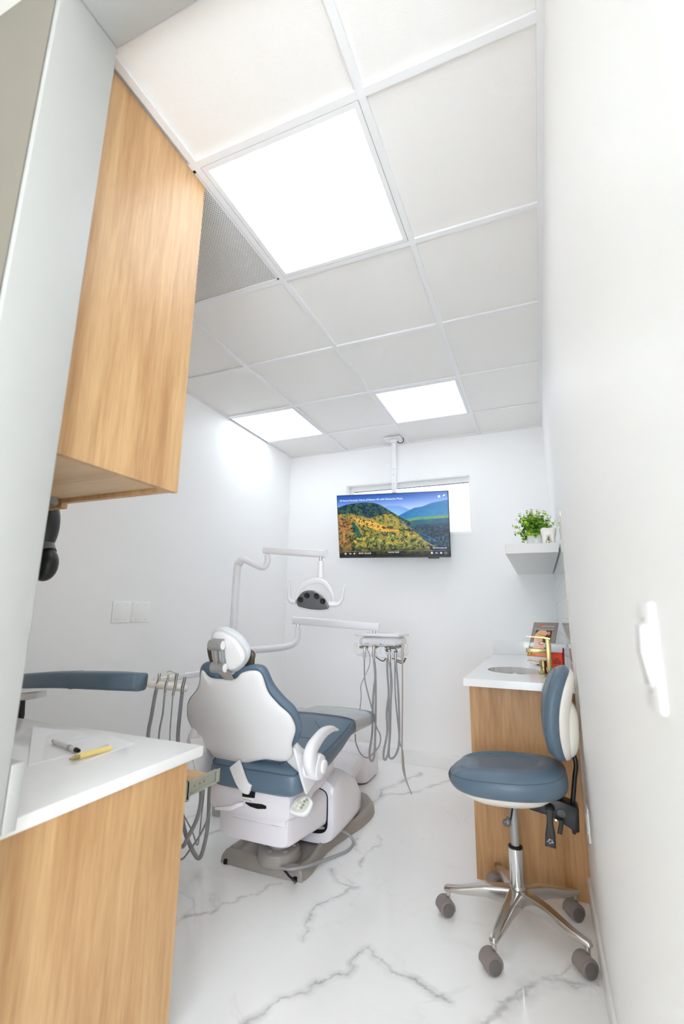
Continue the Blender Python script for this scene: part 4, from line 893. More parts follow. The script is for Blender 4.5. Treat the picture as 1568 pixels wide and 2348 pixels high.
# headrest
HO = V3(-.80, .655, 1.0); HN = V3(-.08, .93, .34).normalized(); HU = V3(1, .08, 0); HU = (HU - HN * HU.dot(HN)).normalized(); HV = HN.cross(HU) * -1
if HV.z < 0: HV = -HV
def k2(*p): return [(460 + .0957 * x, 1430 + .0957 * y) for x, y in p]
def hpl(pts, O=HO):
    r = []
    for a_, b_ in pts: q = atp(a_, b_, O, HN) - O; r.append((q.dot(HU), q.dot(HV)))
    return r
hs = hpl(k2((275, 420), (290, 300), (340, 215), (440, 185), (560, 195), (700, 260), (850, 370), (980, 530), (1060, 680), (1082, 800), (1040, 920), (950, 1020), (820, 1090), (650, 1115), (500, 1080), (380, 950), (300, 700)))
hc = (sum(p[0] for p in hs) / len(hs), sum(p[1] for p in hs) / len(hs))
hsh = finish('headrest_shell', pad(B(), hs, HO, HU, HV, HN, .004, .018, n=8, rings=9, res=4, c=hc), M['whitem'], ch, smooth=True, ang=0)
hq = hpl(k2((270, 330), (290, 220), (350, 125), (480, 85), (620, 100), (800, 180), (950, 290), (1080, 430), (1165, 580), (1185, 720), (1145, 880), (1030, 1040), (880, 1145), (650, 1165), (480, 1110), (340, 950), (280, 650)), HO + HN * .04)
hcu = finish('headrest_cushion', pad(B(), hq, HO + HN * .04, HU, HV, HN, .04, .038, n=3.2, rings=10, res=4, c=hc), mat('covered_headrest_vinyl', (220, 224, 226), .25, coat=.5), ch, smooth=True, ang=0)
for pts in (((165, 560), (185, 510), (225, 495), (280, 560), (330, 800), (335, 940), (300, 985), (260, 960), (200, 780)), ((1150, 660), (1200, 630), (1260, 665), (1310, 750), (1290, 860), (1275, 1000), (1180, 1060), (1050, 1080), (1080, 950))):
    O2 = HO + HN * .075 - HV * .02; q = []
    for a_, b_ in k2(*pts): d = atp(a_, b_, O2, HN) - O2; q.append((d.dot(HU), d.dot(HV)))
    cc = (sum(p[0] for p in q) / len(q), sum(p[1] for p in q) / len(q)); finish('headrest_wing', pad(B(), q, O2, HU, HV, HN, .012, .012, n=4, rings=6, res=3, c=cc), M['brown'], ch, smooth=True, ang=0)
lk1 = atp(*k2((400, 515))[0], HO - HN * .035, HN); lk2 = atp(*k2((450, 1055))[0], HO - HN * .035, HN); LX = HU
hl = finish('headrest_link', cyl(B(), lk1 - LX * .034, lk1 + LX * .026, .0215, seg=28), M['grey'], ch, smooth=True)
bm = cyl(B(), lk2 - LX * .034, lk2 + LX * .026, .0205, seg=28); finish('lower_knuckle', bm, M['grey'], hl, smooth=True)
bm = B(); LD = (lk2 - lk1)
for dx, w_ in ((-.012, .009), (.020, .005)): obox(bm, (lk1 + lk2) / 2 + LX * dx, LX, LD.normalized(), LX.cross(LD).normalized(), w_, LD.length / 2 - .006, .009)
finish('link_bar', bm, M['grey'], hl, bevel=.002)
for c_ in (lk1, lk2): finish('white_cap', lathe(B(), c_ + LX * .026, LX, [(.0175, 0), (.0175, .003), (.015, .0045)], 26), M['white'], hl, smooth=True)
obox_ = obox(B(), lk1 + HN * .018 + LX * .0, LX, HV, HN, .026, .02, .014); finish('link_mount', obox_, M['grey'], hl, bevel=.002)
nk = prism(B(), [lk2 + LX * -.022 + V3(0, .005, -.010), lk2 + LX * .030 + V3(0, .005, -.012), lk2 + LX * .02 + V3(0, .06, -.055), lk2 + LX * -.012 + V3(0, .06, -.055)], (0, .02, 0)); finish('neck_strap', nk, M['taupe'], hl)
# power cable of the chair
def cb(*p): return [(490 + .2487 * x, 1830 + .2487 * y) for x, y in p]
cpts = [(cb((960, 275))[0], .14), (cb((1080, 275))[0], .10), (cb((1190, 305))[0], .06), (cb((1265, 360))[0], .03), (cb((1285, 420))[0], .012), (cb((1220, 490))[0], .010), (cb((1050, 560))[0], .012), (cb((900, 615))[0], .045), (cb((780, 645))[0], .062), (cb((690, 655))[0], .06), (cb((620, 640))[0], .045), (cb((580, 615))[0], .045)]
finish('cable', tube(B(), [atz(*p, z) for p, z in cpts], .0065, 12, 8), M['hose'], ch, smooth=True)
finish('ground_lead', tube(B(), [atz(640, 1975, .042), atz(650, 1992, .042), atz(662, 2008, .046), atz(672, 2017, .045), atz(676, 2024, .012)], .005, 10, 6), M['black'], ch, smooth=True)

# utility box on the floor in front of the chair
t = thing('utility_box', 'white rounded floor box under the foot end of the dental chair', 'utility box', (-1.05, 2.5, 0))
bo = [(-.835, 2.275), (-.80, 2.32), (-.80, 2.55), (-.83, 2.62), (-1.45, 2.62), (-1.48, 2.55), (-1.48, 2.32), (-1.44, 2.275)]
def uring(d, z, e=7): return [V3(-1.14 + (.34 - d) * math.copysign(abs(math.cos(q_)) ** (2 / e), math.cos(q_)), 2.45 + (.175 - d) * math.copysign(abs(math.sin(q_)) ** (2 / e), math.sin(q_)), z) for q_ in np.linspace(0, 2 * PI, 56, endpoint=False)]
finish('cover', loft(B(), [uring(d, z) for d, z in ((.004, .012), (0, .03), (.008, .15), (.016, .185), (.028, .2), (.045, .206), (.15, .212))]), M['lav'], t, smooth=True, ang=60)
finish('plinth', loft(B(), [uring(.012, z) for z in (.001, .014)]), M['dgrey'], t)
finish('link_cover', ybox([(1.856, -1.02, -.74, .06, .15), (1.9, -1.06, -.76, .05, .17), (2.05, -1.10, -.80, .06, .19), (2.3, -1.14, -.84, .07, .195)], 5), M['lav'], t, smooth=True)

# ================================================================= OPERATING LIGHT
PY = 1.63
f0 = atz(486, 1858, 0); post = V3(f0.x, f0.y, 0); PY = post.y
ptop = aty(542, 1290, PY); post_x = aty(536, 1430, PY).x
ol = thing('operating_light', 'white dental lamp with four lenses on a tall bent arm behind the chair', 'operating light', (post_x, PY, 0))
finish('base_column', lathe(B(), (post_x, PY, 0), (0, 0, 1), [(.062, .001), (.064, .05), (.055, .3), (.045, .55), (.03, .6)], 30), mat('light_grey_column', (176, 178, 178), .35), ol, smooth=True)
e1 = aty(551, 1282, PY); e2 = aty(600, 1301, PY + .05); e3 = aty(613, 1290, PY + .06); e4 = aty(613, 1272, PY + .06)
zt1 = ptop.z
finish('post', tube(B(), [(post_x, PY, .55), (post_x, PY, 1.0), (post_x, PY, zt1 - .06), (post_x + .02, PY, zt1 + .0), (e1.x + .03, PY, e1.z - .005), e2, e3, e4], [.024, .024, .024, .024, .021, .019, .018, .018], 22, 8), M['white'], ol, smooth=True)
finish('post_ring', lathe(B(), (post_x, PY, zt1 - .13), (0, 0, 1), [(.0245, 0), (.0252, .002), (.0245, .004)], 24), M['whitem'], ol, smooth=True)
a0 = aty(607, 1262, PY + .06); a1 = aty(748, 1270, PY - .02)
finish('pivot', cyl(B(), e4, aty(613, 1263, PY + .06), .010, seg=16), M['chrome'], ol, smooth=True)
finish('balance_arm', band(B(), [a0, a0 * .5 + a1 * .5, a1], [.044, .046, .050], (a1 - a0).cross(V3(0, 0, 1)), .045, e=3), M['white'], ol, smooth=True)
LY = PY - .02
finish('pivot', cyl(B(), aty(735, 1276, LY), aty(735, 1290, LY), .010, seg=16), M['chrome'], ol, smooth=True)
finish('drop_tube', tube(B(), [aty(735, 1287, LY), aty(735, 1305, LY), aty(735, 1320, LY), aty(732, 1333, LY)], [.017, .018, .020, .018], 18), M['white'], ol, smooth=True)
def kl(*p): return [(640 + .1148 * x, 1300 + .1148 * y) for x, y in p]
lampo = aty(717, 1375, LY - .03); LN = V3(.22, -.93, -.28).normalized(); LU = V3(1, .2, -.06).normalized(); LU = (LU - LN * LU.dot(LN)).normalized(); LV = LN.cross(LU)
if LV.z < 0: LV = -LV
def lpl(pts, O):
    r = []
    for a_, b_ in kl(*pts): q = atp(a_, b_, O, LN) - O; r.append((q.dot(LU), q.dot(LV)))
    return r
head_o = ((335, 700), (345, 630), (400, 540), (480, 475), (620, 452), (760, 475), (880, 560), (960, 660), (1000, 780), (1020, 850), (960, 880), (800, 888), (600, 870), (450, 835), (375, 800))
lh = finish('lamp_head', pad(B(), lpl(head_o, lampo), lampo, LU, LV, LN, .010, .045, n=7, rings=9, res=3), M['white'], ol, smooth=True, ang=0)
lens_o = ((345, 690), (360, 630), (420, 545), (500, 485), (630, 465), (750, 485), (870, 570), (945, 670), (985, 770), (998, 810), (965, 842), (830, 860), (640, 848), (480, 815), (375, 780))
finish('lens_face', pad(B(), lpl(lens_o, lampo + LN * .010), lampo + LN * .010, LU, LV, LN, .003, .003, n=16, rings=7, res=3), M['lens'], lh, smooth=True, ang=0)
for a_, b_ in ((430, 648), (558, 565), (748, 580), (870, 682)):
    q = atp(*kl((a_, b_))[0], lampo + LN * .013, LN)
    ln = finish('lens', lathe(B(), q, LN, [(.0165, 0), (.0165, .003), (.0145, .004), (.013, .001), (.001, -.0005)], 28), M['black'], lh, smooth=True)
yk = [atp(a_, b_, lampo - LN * .01, LN) for a_, b_ in kl((345, 640), (370, 520), (470, 380), (600, 300), (770, 270), (900, 310), (1000, 430), (1060, 560), (1075, 700))]
finish('yoke', band(B(), yk, [.022, .024, .028, .034, .036, .034, .028, .02, .018], LN, .016, e=3), M['white'], ol, smooth=True)
for pts, rr_ in ((((335, 690), (260, 690), (205, 640), (190, 540), (195, 400), (205, 280)), [.017, .016, .013, .011, .009, .006]), (((1000, 740), (1080, 745), (1180, 730), (1240, 640), (1280, 480), (1305, 360)), [.017, .016, .014, .011, .008, .005])):
    finish('handle', tube(B(), [atp(a_, b_, lampo - LN * .005, LN) for a_, b_ in kl(*pts)], rr_, 14), M['white'], ol, smooth=True)

# ================================================================= DELIVERY UNIT
DY = 2.12
du = thing('delivery_unit', 'white instrument delivery head on a long arm in front of the back wall', 'dental unit', aty(870, 1460, DY))
sA = V3(post_x, PY, aty(540, 1500, PY).z)
b1 = aty(572, 1491, 1.72); b2 = aty(650, 1484, 1.92); b3 = aty(679, 1470, 1.98); b4 = aty(683, 1437, 2.0)
finish('lower_arm', tube(B(), [sA, b1, b2, b3, b4], [.024, .024, .023, .021, .018], 20, 8), M['white'], du, smooth=True)
finish('clamp_collar', lathe(B(), sA + V3(0, 0, -.035), (0, 0, 1), [(.026, 0), (.032, .005), (.032, .065), (.026, .07)], 24), M['white'], du, smooth=True)
c0 = aty(672, 1422, 2.0); c9 = aty(869, 1438, DY)
finish('pivot', cyl(B(), b4, aty(683, 1428, 2.0), .012, seg=16), M['chrome'], du, smooth=True)
finish('upper_arm', band(B(), [c0, (c0 + c9) / 2, c9], [.054, .055, .053], (c9 - c0).cross(V3(0, 0, 1)), .05, e=4), M['white'], du, smooth=True)
finish('pivot', cyl(B(), aty(858, 1440, DY), aty(858, 1456, DY), .010, seg=16), M['chrome'], du, smooth=True)
def kd(*p): return [(800 + .09566 * x, 1430 + .09566 * y) for x, y in p]
def dy(x, y, Y=DY): return aty(*kd((x, y))[0], Y)
tl, tr_ = dy(200, 235), dy(1250, 275)
tray = finish('tray', obox(B(), (tl + tr_) / 2 + V3(0, .08, -.006), (tr_ - tl).normalized(), V3(0, 1, 0), V3(0, 0, 1), (tr_ - tl).length / 2, .13, .009), M['white'], du, bevel=.008, seg=3)
finish('tray_liner', obox(B(), dy(730, 300) + V3(.0, .08, .003), (tr_ - tl).normalized(), V3(0, 1, 0), V3(0, 0, 1), .145, .115, .003), M['steel'], tray)
hl_, hr_ = dy(230, 430), dy(1250, 440); hU = (hr_ - hl_).normalized()
rings = []
for k in range(9):
    f_ = k / 8; p = hl_ + (hr_ - hl_) * f_; s_ = .6 if k in (0, 8) else 1
    ring_ = []
    for q_ in range(28):
        an = 2 * PI * q_ / 28; c_, s2 = math.cos(an), math.sin(an)
        ring_.append(p + V3(0, .075 + .10 * s_ * math.copysign(abs(c_) ** .6, c_), .036 * s_ * math.copysign(abs(s2) ** .6, s2)))
    rings.append(ring_)
hd = finish('head_housing', loft(B(), rings), M['white'], du, smooth=True)
bm = B(); obox(bm, dy(755, 492, DY - .026), V3(1, 0, 0), V3(0, 0, 1), V3(0, 1, 0), .004, .003, .0008); finish('logo_mark', bm, mat('logo_blue', (70, 84, 120), .5), hd)
text('logo_text', 'adec', dy(785, 505, DY - .027), V3(1, 0, 0), V3(0, 0, 1), .009, M['inkg'], hd)
finish('underside_plate', obox(B(), (dy(560, 545) + dy(1210, 548)) / 2 + V3(0, .05, .0), hU, V3(0, 1, 0), V3(0, 0, 1), (dy(1210, 548) - dy(560, 545)).length / 2, .05, .007), M['brown'], du, bevel=.003)
finish('front_handle', tube(B(), [dy(165, 460, DY - .05), dy(172, 640, DY - .05), dy(215, 730, DY - .05), dy(300, 740, DY - .05), dy(700, 760, DY - .05), dy(1000, 765, DY - .05), dy(1300, 755, DY - .05), dy(1385, 700, DY - .05), dy(1385, 600, DY - .05), dy(1360, 485, DY - .05)], .0085, 14, 6), M['white'], du, smooth=True)
finish('handle_bracket', prism(B(), [dy(715, 550, DY - .045), dy(850, 555, DY - .045), dy(870, 760, DY - .045), dy(745, 755, DY - .045)], (0, .01, 0)), M['white'], du, bevel=.002)
finish('touch_pad', obox(B(), dy(810, 785, DY - .05), V3(1, 0, 0), V3(0, 0, 1), V3(0, 1, 0), .036, .008, .008), M['white'], du, bevel=.003)
for x in (370, 600, 965, 1110, 1260):
    finish('holder', lathe(B(), dy(x, 720, DY - .055), V3(0, -.3, -1), [(.010, -.012), (.019, -.007), (.018, .008), (.012, .022), (.008, .026)], 22), M['white'], du, smooth=True)
bm = B()
for pts in (((870, 560), (850, 620), (900, 640), (1030, 720)), ((880, 640), (1000, 600), (1120, 610), (1170, 720)), ((650, 800), (740, 870), (830, 895), (880, 830)), ((1030, 830), (1150, 870), (1290, 900), (1370, 830)), ((1130, 900), (1260, 950), (1330, 900), (1340, 820)), ((980, 560), (1000, 690)), ((900, 560), (905, 690))):
    tube(bm, [dy(x, y, DY - .02) for x, y in pts], .0035, 8, 5)
finish('tubing', bm, M['dgrey'], du, smooth=True)
for x in (275, 320, 440, 585, 650, 930, 1045, 1135, 1180): finish('valve', obox(B(), dy(x, 560, DY - .01), V3(1, 0, 0), V3(0, 0, 1), V3(0, 1, 0), .006, .009, .006), M['steel'], du)

def k3(*p): return [(780 + .17889 * x, 1420 + .17889 * y) for x, y in p]
def hosep(pts, y0, y1=None, zmin=None):
    out = []; n = len(pts)
    for i, (a_, b_) in enumerate(pts):
        y = y0 if y1 is None else y0 + (y1 - y0) * i / (n - 1); q = aty(a_, b_, y)
        if zmin is not None and q.z < zmin: q = atz(a_, b_, zmin)
        out.append(q)
    return out
HY = DY - .082
GRP = 'handpieces hanging on the delivery unit'
def handpiece(label, name, cat, bodypts, radii, mt, hoses, y, group, extra=None, mat2='hose'):
    P = [aty(a_, b_, y) for a_, b_ in bodypts]; t = thing(name, label, cat, P[0], group)
    finish('body', tube(B(), P, radii, 16, 0), M[mt], t, smooth=True)
    for hpts, r_, ya, yb_ in hoses: finish('hose', tube(B(), [P[-1]] * 0 + hosep(hpts, ya, yb_, .008), r_, 10, 8), M[mat2], t, smooth=True)
    if extra: extra(t, P)
    return t
def syr(t, P): finish('nozzle', tube(B(), [P[0], P[0] + V3(.012, 0, .008), P[0] + V3(.03, 0, .006)], .0018, 8), M['steel'], t, smooth=True); finish('button', lathe(B(), P[0] + V3(0, -.006, -.012), (0, -1, 0), [(.005, 0), (.005, .005)], 12), M['chrome'], t, smooth=True)
handpiece('chrome syringe at the left end of the delivery unit, thin hose looping down', 'syringe', 'dental handpiece', k3((314, 325), (314, 360), (311, 440), (308, 515)), [.006, .011, .008, .006], 'chrome', [(k3((308, 510), (310, 700), (330, 850), (420, 1200), (460, 1370), (515, 1500), (500, 1620), (440, 1700), (350, 1775), (260, 1720), (200, 1580), (192, 1470)), .0045, HY, 2.04), (k3((345, 380), (380, 480), (370, 600), (320, 720), (265, 850), (268, 1000), (245, 1205)), .0028, HY, 2.03)], HY, GRP, syr)
handpiece('steel handpiece second from left on the delivery unit, above a narrow double hose loop', 'handpiece', 'dental handpiece', k3((433, 325), (433, 345), (430, 400), (431, 540)), [.005, .009, .010, .007], 'steel', [(k3((433, 535), (440, 620), (447, 750), (430, 900), (415, 1150), (410, 1450), (375, 1700), (395, 1815), (435, 1760), (448, 1500), (455, 1000), (450, 700), (438, 560)), .0068, HY + .0, HY + .03)], HY, GRP)
handpiece('steel handpiece in the middle of the delivery unit, above the widest hose bundle', 'handpiece', 'dental handpiece', k3((626, 430), (628, 465), (630, 545)), [.006, .009, .008], 'steel', [(k3((630, 540), (650, 700), (658, 850), (650, 980), (625, 1150), (632, 1500), (610, 1730), (570, 1800), (555, 1720), (600, 1450), (594, 1200), (620, 950), (604, 700), (600, 500)), .0068, HY + .0, HY + .03)], HY, GRP)
def blu(t, P): finish('blue_ring', lathe(B(), P[0] + V3(0, 0, -.012), (0, 0, 1), [(.0095, 0), (.0105, .004), (.0095, .009)], 18), mat('blue_ring', (70, 104, 170), .4), t, smooth=True)
handpiece('steel handpiece with a blue ring on the delivery unit', 'handpiece', 'dental handpiece', k3((707, 400), (707, 450), (707, 545)), [.006, .009, .0075], 'steel', [(k3((710, 540), (735, 800), (750, 1100), (755, 1550), (720, 1720), (660, 1785), (622, 1730), (638, 1450), (645, 1100), (652, 900), (640, 560)), .0068, HY, HY + .03), (k3((700, 540), (705, 950), (740, 1350), (765, 1580), (800, 1700), (830, 2000), (905, 2225)), .0042, HY, 2.27)], HY, GRP, blu)
handpiece('beige stick-shaped handpiece at the right end of the delivery unit', 'curing_light', 'dental handpiece', k3((793, 305), (796, 320), (796, 470), (796, 555)), [.006, .0085, .009, .0075], 'hosew', [(k3((796, 550), (797, 1000), (793, 1500), (795, 1850), (830, 2030), (915, 2240)), .0045, HY, 2.27)], HY, GRP, None, 'hosew')

# ================================================================= ASSISTANT HOLDER (left of chair)
AY = .92
ah = thing('assistant_holder', 'white instrument holder bar on an arm at the left of the dental chair', 'instrument holder', aty(400, 1572, AY))
def ka(*p): return [(320 + .1148 * x, 1520 + .1148 * y) for x, y in p]
h0 = aty(*ka((100, 410))[0], AY - .05); h1 = aty(*ka((940, 510))[0], AY + .02)
hU2 = (h1 - h0)
def seg_(f0, f1, r0, r1, r2): return tube(B(), [h0 + hU2 * f0, h0 + hU2 * (f0 + .04), h0 + hU2 * ((f0 + f1) / 2), h0 + hU2 * (f1 - .03), h0 + hU2 * f1], [r0 * .8, r0, r1, r2, r2 * .85], 20, 0)
finish('bar', tube(B(), [h0, h0 + hU2 * .5, h1], .011, 16, 0), M['warmwhite'], ah, smooth=True)
for f0_, f1_, r0, r1, r2 in ((.0, .26, .013, .016, .018), (.31, .48, .019, .018, .017), (.53, .70, .0185, .018, .017), (.74, .89, .018, .0175, .016), (.92, 1.03, .018, .019, .013)):
    finish('holder', seg_(f0_, f1_, r0, r1, r2), M['warmwhite'], ah, smooth=True)
q0 = aty(*ka((330, 350))[0], AY + .06); q1 = aty(*ka((1200, 215))[0], 1.25); q2 = V3(post_x, PY, .78)
finish('arm', band(B(), [q0, (q0 + q1) / 2, q1, q2], [.024, .03, .034, .034], V3(0, 0, 1).cross(q1 - q0), .026, e=5, smooth=0), M['white'], ah, smooth=True)
finish('arm_joint', tube(B(), [(q0 + h0 * .6 + h1 * .4) / 2 * 1.0, q0], .016, 14, 0), M['white'], ah, smooth=True)
finish('clamp_collar', lathe(B(), (post_x, PY, .74), (0, 0, 1), [(.026, 0), (.032, .005), (.032, .075), (.026, .08)], 24), M['white'], ah, smooth=True)
GR2 = 'instruments on the assistant holder'; ay = AY - .03
handpiece('thick chrome suction tip, leftmost on the assistant holder next to the blue bar', 'suction_handpiece', 'dental handpiece', ka((395, 205), (385, 330), (345, 440), (330, 540)), [.0085, .009, .0085, .0085], 'chrome', [([*ka((335, 530)), *ka((300, 700), (240, 1050), (170, 1480))] + [(341, 1780), (375, 1890), (414, 1940), (432, 1917), (451, 1879), (460, 1841), (461, 1800), (462, 1735)], .0092, ay, 0.950)], ay, GR2)
handpiece('suction handpiece with a tan plastic tip on the assistant holder', 'suction_handpiece', 'dental handpiece', ka((565, 310), (545, 370), (525, 450), (505, 590)), [.006, .0075, .007, .006], 'chrome', [([*ka((505, 585)), *ka((480, 850), (460, 1030), (385, 1500))] + [(368, 1790), (385, 1920), (412, 1970), (440, 1942), (465, 1903), (480, 1860), (484, 1790)], .0048, ay, 0.985)], ay, GR2, lambda t, P: finish('tan_tip', tube(B(), [P[0], P[0] + V3(.002, 0, .018)], [.0065, .005], 12, 0), mat('tan_plastic', (206, 184, 140), .5), t, smooth=True))
handpiece('air water syringe with a bent thin nozzle on the assistant holder', 'syringe', 'dental handpiece', ka((755, 200), (735, 260), (715, 420), (665, 650)), [.0105, .0085, .0075, .006], 'chrome', [([*ka((665, 645)), *ka((640, 950), (603, 1540))] + [(392, 1800), (418, 1862), (440, 1905), (451, 1936), (456, 1925), (462, 1870), (468, 1815), (470, 1750)], .0032, ay, 1.020)], ay, GR2, lambda t, P: finish('nozzle', tube(B(), [P[0] + V3(-.004, 0, -.003), *[aty(a_, b_, ay) for a_, b_ in ka((640, 175), (600, 165), (540, 185))]], .0017, 8), M['steel'], t, smooth=True))
handpiece('thick chrome suction tip at the right end of the assistant holder, near the chair back', 'suction_handpiece', 'dental handpiece', ka((910, 270), (885, 380), (855, 480), (845, 600)), [.0085, .009, .0085, .0085], 'chrome', [([*ka((850, 590)), *ka((820, 850), (780, 1250), (765, 1570))] + [(409, 1790), (418, 1875), (430, 1925), (455, 1968), (470, 1930), (477, 1880), (480, 1810), (482, 1760)], .0092, ay, 1.055)], ay, GR2)

# ================================================================= ASSISTANT STOOL (blue body bar at left)
mcap = mat('castor_cap', (104, 97, 94), .45)
def castor_base(root, cx, cy, n0, rad, ztip=.098, hubz=.12):
    for k in range(5):
        an = math.radians(n0 + 72 * k); d = V3(math.cos(an), math.sin(an), 0); s_ = V3(-d.y, d.x, 0)
        rings = []
        for f_, w_, zt_, zb_ in ((.0, .026, hubz + .024, hubz - .030), (.16, .025, hubz + .022, hubz - .028), (.45, .021, hubz + .013, hubz - .024), (.8, .016, ztip + .010, ztip - .014), (1.0, .013, ztip + .003, ztip - .013), (1.03, .009, ztip - .004, ztip - .014)):
            c_ = V3(cx, cy, 0) + d * (rad * f_); m_ = w_ * .75
            rings.append([c_ + s_ * w_ + V3(0, 0, zb_), c_ + s_ * w_ + V3(0, 0, zt_ - .007), c_ + s_ * m_ + V3(0, 0, zt_), c_ - s_ * m_ + V3(0, 0, zt_), c_ - s_ * w_ + V3(0, 0, zt_ - .007), c_ - s_ * w_ + V3(0, 0, zb_)])
        lg = finish('leg', loft(B(), rings), M['alu'], root, bevel=.003)
        p = V3(cx, cy, 0) + d * (rad * .97)
        stem = finish('stem', cyl(B(), p + V3(0, 0, ztip - .008), p + V3(0, 0, .052), .0085, seg=14), M['alu'], lg, smooth=True)
        ax = V3(.55, -.83, 0).normalized(); wc = p + V3(-.83, -.55, 0).normalized() * .012 + V3(0, 0, .0285); bm = B()
        lathe(bm, wc - ax * .026, ax, [(.0265, 0), (.028, .003), (.028, .018), (.026, .020), (.026, .032), (.028, .034), (.028, .049), (.0265, .052)], 26)
        fw_ = V3(-ax.y, ax.x, 0)
        for a_ in range(1): pass
        hood = []
        for k2_ in range(13):
            q_ = -.35 + (PI + .5) * k2_ / 12; hood.append(q_)
        prism(bm, [wc - ax * .028 + (fw_ * math.cos(q_) + V3(0, 0, 1) * math.sin(q_)) * .0325 for q_ in hood] + [wc - ax * .028 + (fw_ * math.cos(q_) + V3(0, 0, 1) * math.sin(q_)) * .0285 for q_ in hood[::-1]], ax * .050)
        finish('castor', bm, M['castor'], lg, smooth=True)
        finish('wheel_cap', lathe(B(), wc + ax * .0262, ax, [(.0235, 0), (.0235, .0016), (.021, .0022)], 24), mcap, lg, smooth=True)
    finish('hub', lathe(B(), (cx, cy, hubz - .045), (0, 0, 1), [(.020, 0), (.026, .004), (.030, .02), (.030, .072), (.026, .078)], 30), M['alu'], root, smooth=True)
SX, SY = .232, 1.136
st = thing('stool', 'slate blue stool on chrome five-star castor base in front of the sink cabinet', 'stool', (SX, SY, 0))
castor_base(st, SX, SY, 183, .272)
finish('column', lathe(B(), (SX, SY, .13), (0, 0, 1), [(.0255, 0), (.0265, .004), (.0265, .148), (.0245, .150)], 32), M['chrome'], st, smooth=True)
finish('collar', lathe(B(), (SX, SY, .278), (0, 0, 1), [(.027, 0), (.027, .005), (.016, .009)], 32), M['black'], st, smooth=True)
finish('piston', cyl(B(), (SX, SY, .285), (SX, SY, .47), .0155, seg=26), M['grey'], st, smooth=True)
SO = V3(.212, 1.14, .535); SU = V3(1, .02, .05).normalized(); SV = V3(0, 1, 0); SV = (SV - SU * SV.dot(SU)).normalized(); SN = SU.cross(SV)
seat_o = [(-.225, .0), (-.218, .07), (-.18, .14), (-.11, .185), (0, .2), (.1, .19), (.18, .15), (.22, .08), (.226, 0), (.22, -.08), (.18, -.15), (.1, -.19), (0, -.2), (-.11, -.185), (-.18, -.14), (-.218, -.07)]
def sdip(s_, t_):
    r_ = ((s_ - .0) / .135) ** 2 + (t_ / .10) ** 2; v_ = -.013 / (1 + math.exp((r_ - 1) * 14)) if s_ > -.05 else -.013 / (1 + math.exp(((t_ / .10) ** 2 - 1) * 14)) * (1 if s_ > -.16 else 0.6)
    return v_ - .010 * max(0, -s_ / .225) ** 2 + .010 * max(0, s_ / .2) ** 3
sc1 = finish('seat_cushion', pad(B(), seat_o, SO, SU, SV, SN, .054, .045, n=5.5, q=2, rings=22, dip=sdip, res=6, nb=16), M['blue'], st, smooth=True, ang=0)
def on_seat(f_): return [SO + SU * (s_.x * f_) + SV * (s_.y * f_) + SN * (.052 * (1 - f_ ** 5) ** .5 + sdip(s_.x * f_, s_.y * f_)) for s_ in catmull([(a_, b_, 0) for a_, b_ in seat_o], 4, True)]
rg = on_seat(.965); bm = tube(B(), rg + [rg[0]], .0022, 6, 0)
U_ = [(-.2, .095), (-.1, .1), (.02, .098), (.1, .07), (.132, 0), (.1, -.07), (.02, -.098), (-.1, -.1), (-.2, -.095)]
def top(s_, t_):
    rr_ = 0
    for a_, b_ in seat_o: pass
    ru = math.hypot(s_ / .225, t_ / .2); return SO + SU * s_ + SV * t_ + SN * (.052 * max(0, 1 - min(.999, ru) ** 5) ** .5 + sdip(s_, t_) + .0006)
tube(bm, [top(a_, b_) for a_, b_ in U_], .0019, 6)
for a_, b_, c_, d_ in ((.095, .072, .17, .115), (.095, -.072, .17, -.115)): tube(bm, [top(a_ + (c_ - a_) * f_, b_ + (d_ - b_) * f_) for f_ in (0, .5, 1)], .0014, 6)
finish('piping', bm, M['seam'], sc1, smooth=True)
finish('seat_pan', pad(B(), [(a_ * .84 - .005, b_ * .86) for a_, b_ in seat_o], SO - SN * .022, SU, SV, SN, .010, .072, n=3.2, rings=10, res=4), M['warmwhite'], st, smooth=True, ang=0)
# backrest
RO = V3(.405, 1.13, .80); RN = V3(-1, -.02, .12).normalized(); RU = V3(-.06, 1, 0).normalized(); RU = (RU - RN * RU.dot(RN)).normalized(); RV = RN.cross(RU)
if RV.z < 0: RV = -RV
ro = [(-.15, .0), (-.145, .08), (-.11, .145), (-.05, .168), (0, .172), (.05, .168), (.11, .145), (.145, .08), (.15, 0), (.14, -.09), (.10, -.155), (.04, -.178), (0, -.18), (-.04, -.178), (-.10, -.155), (-.14, -.09)]
rc_ = lambda s_, t_: -1.15 * t_ * t_ + .5 * s_ * s_
def rdip(s_, t_): return -.012 * math.exp(-((abs(t_ - .03) / .012) ** 2)) * (1 if abs(s_) < .12 else 0) * .4
rb = finish('back_cushion', pad(B(), ro, RO, RU, RV, RN, .040, .034, n=6, q=2, rings=14, curve=rc_, res=6), M['blue'], st, smooth=True, ang=0)
bm = B()
for f_, h_, m_ in ((.90, .030, 0), (1.0, .0, 0)):
    pts = [RO + RU * (p.x * f_) + RV * (p.y * f_) + RN * (h_ + rc_(p.x * f_, p.y * f_) + (.0005 if h_ else 0)) for p in catmull([(a_, b_, 0) for a_, b_ in ro], 4, True)]
    tube(bm, pts + [pts[0]], .0011, 6, 0)
finish('piping', bm, M['stitch'], rb, smooth=True)
finish('back_shell', pad(B(), [(a_ * .93, b_ * .95 - .002) for a_, b_ in ro], RO - RN * .026, RU, RV, RN, .006, .034, n=4.5, rings=10, curve=lambda s_, t_: -1.0 * t_ * t_ + .5 * s_ * s_, res=4), M['warmwhite'], st, smooth=True, ang=0)
hump = [(a_ * .62, b_ * .60 - .055) for a_, b_ in ro]
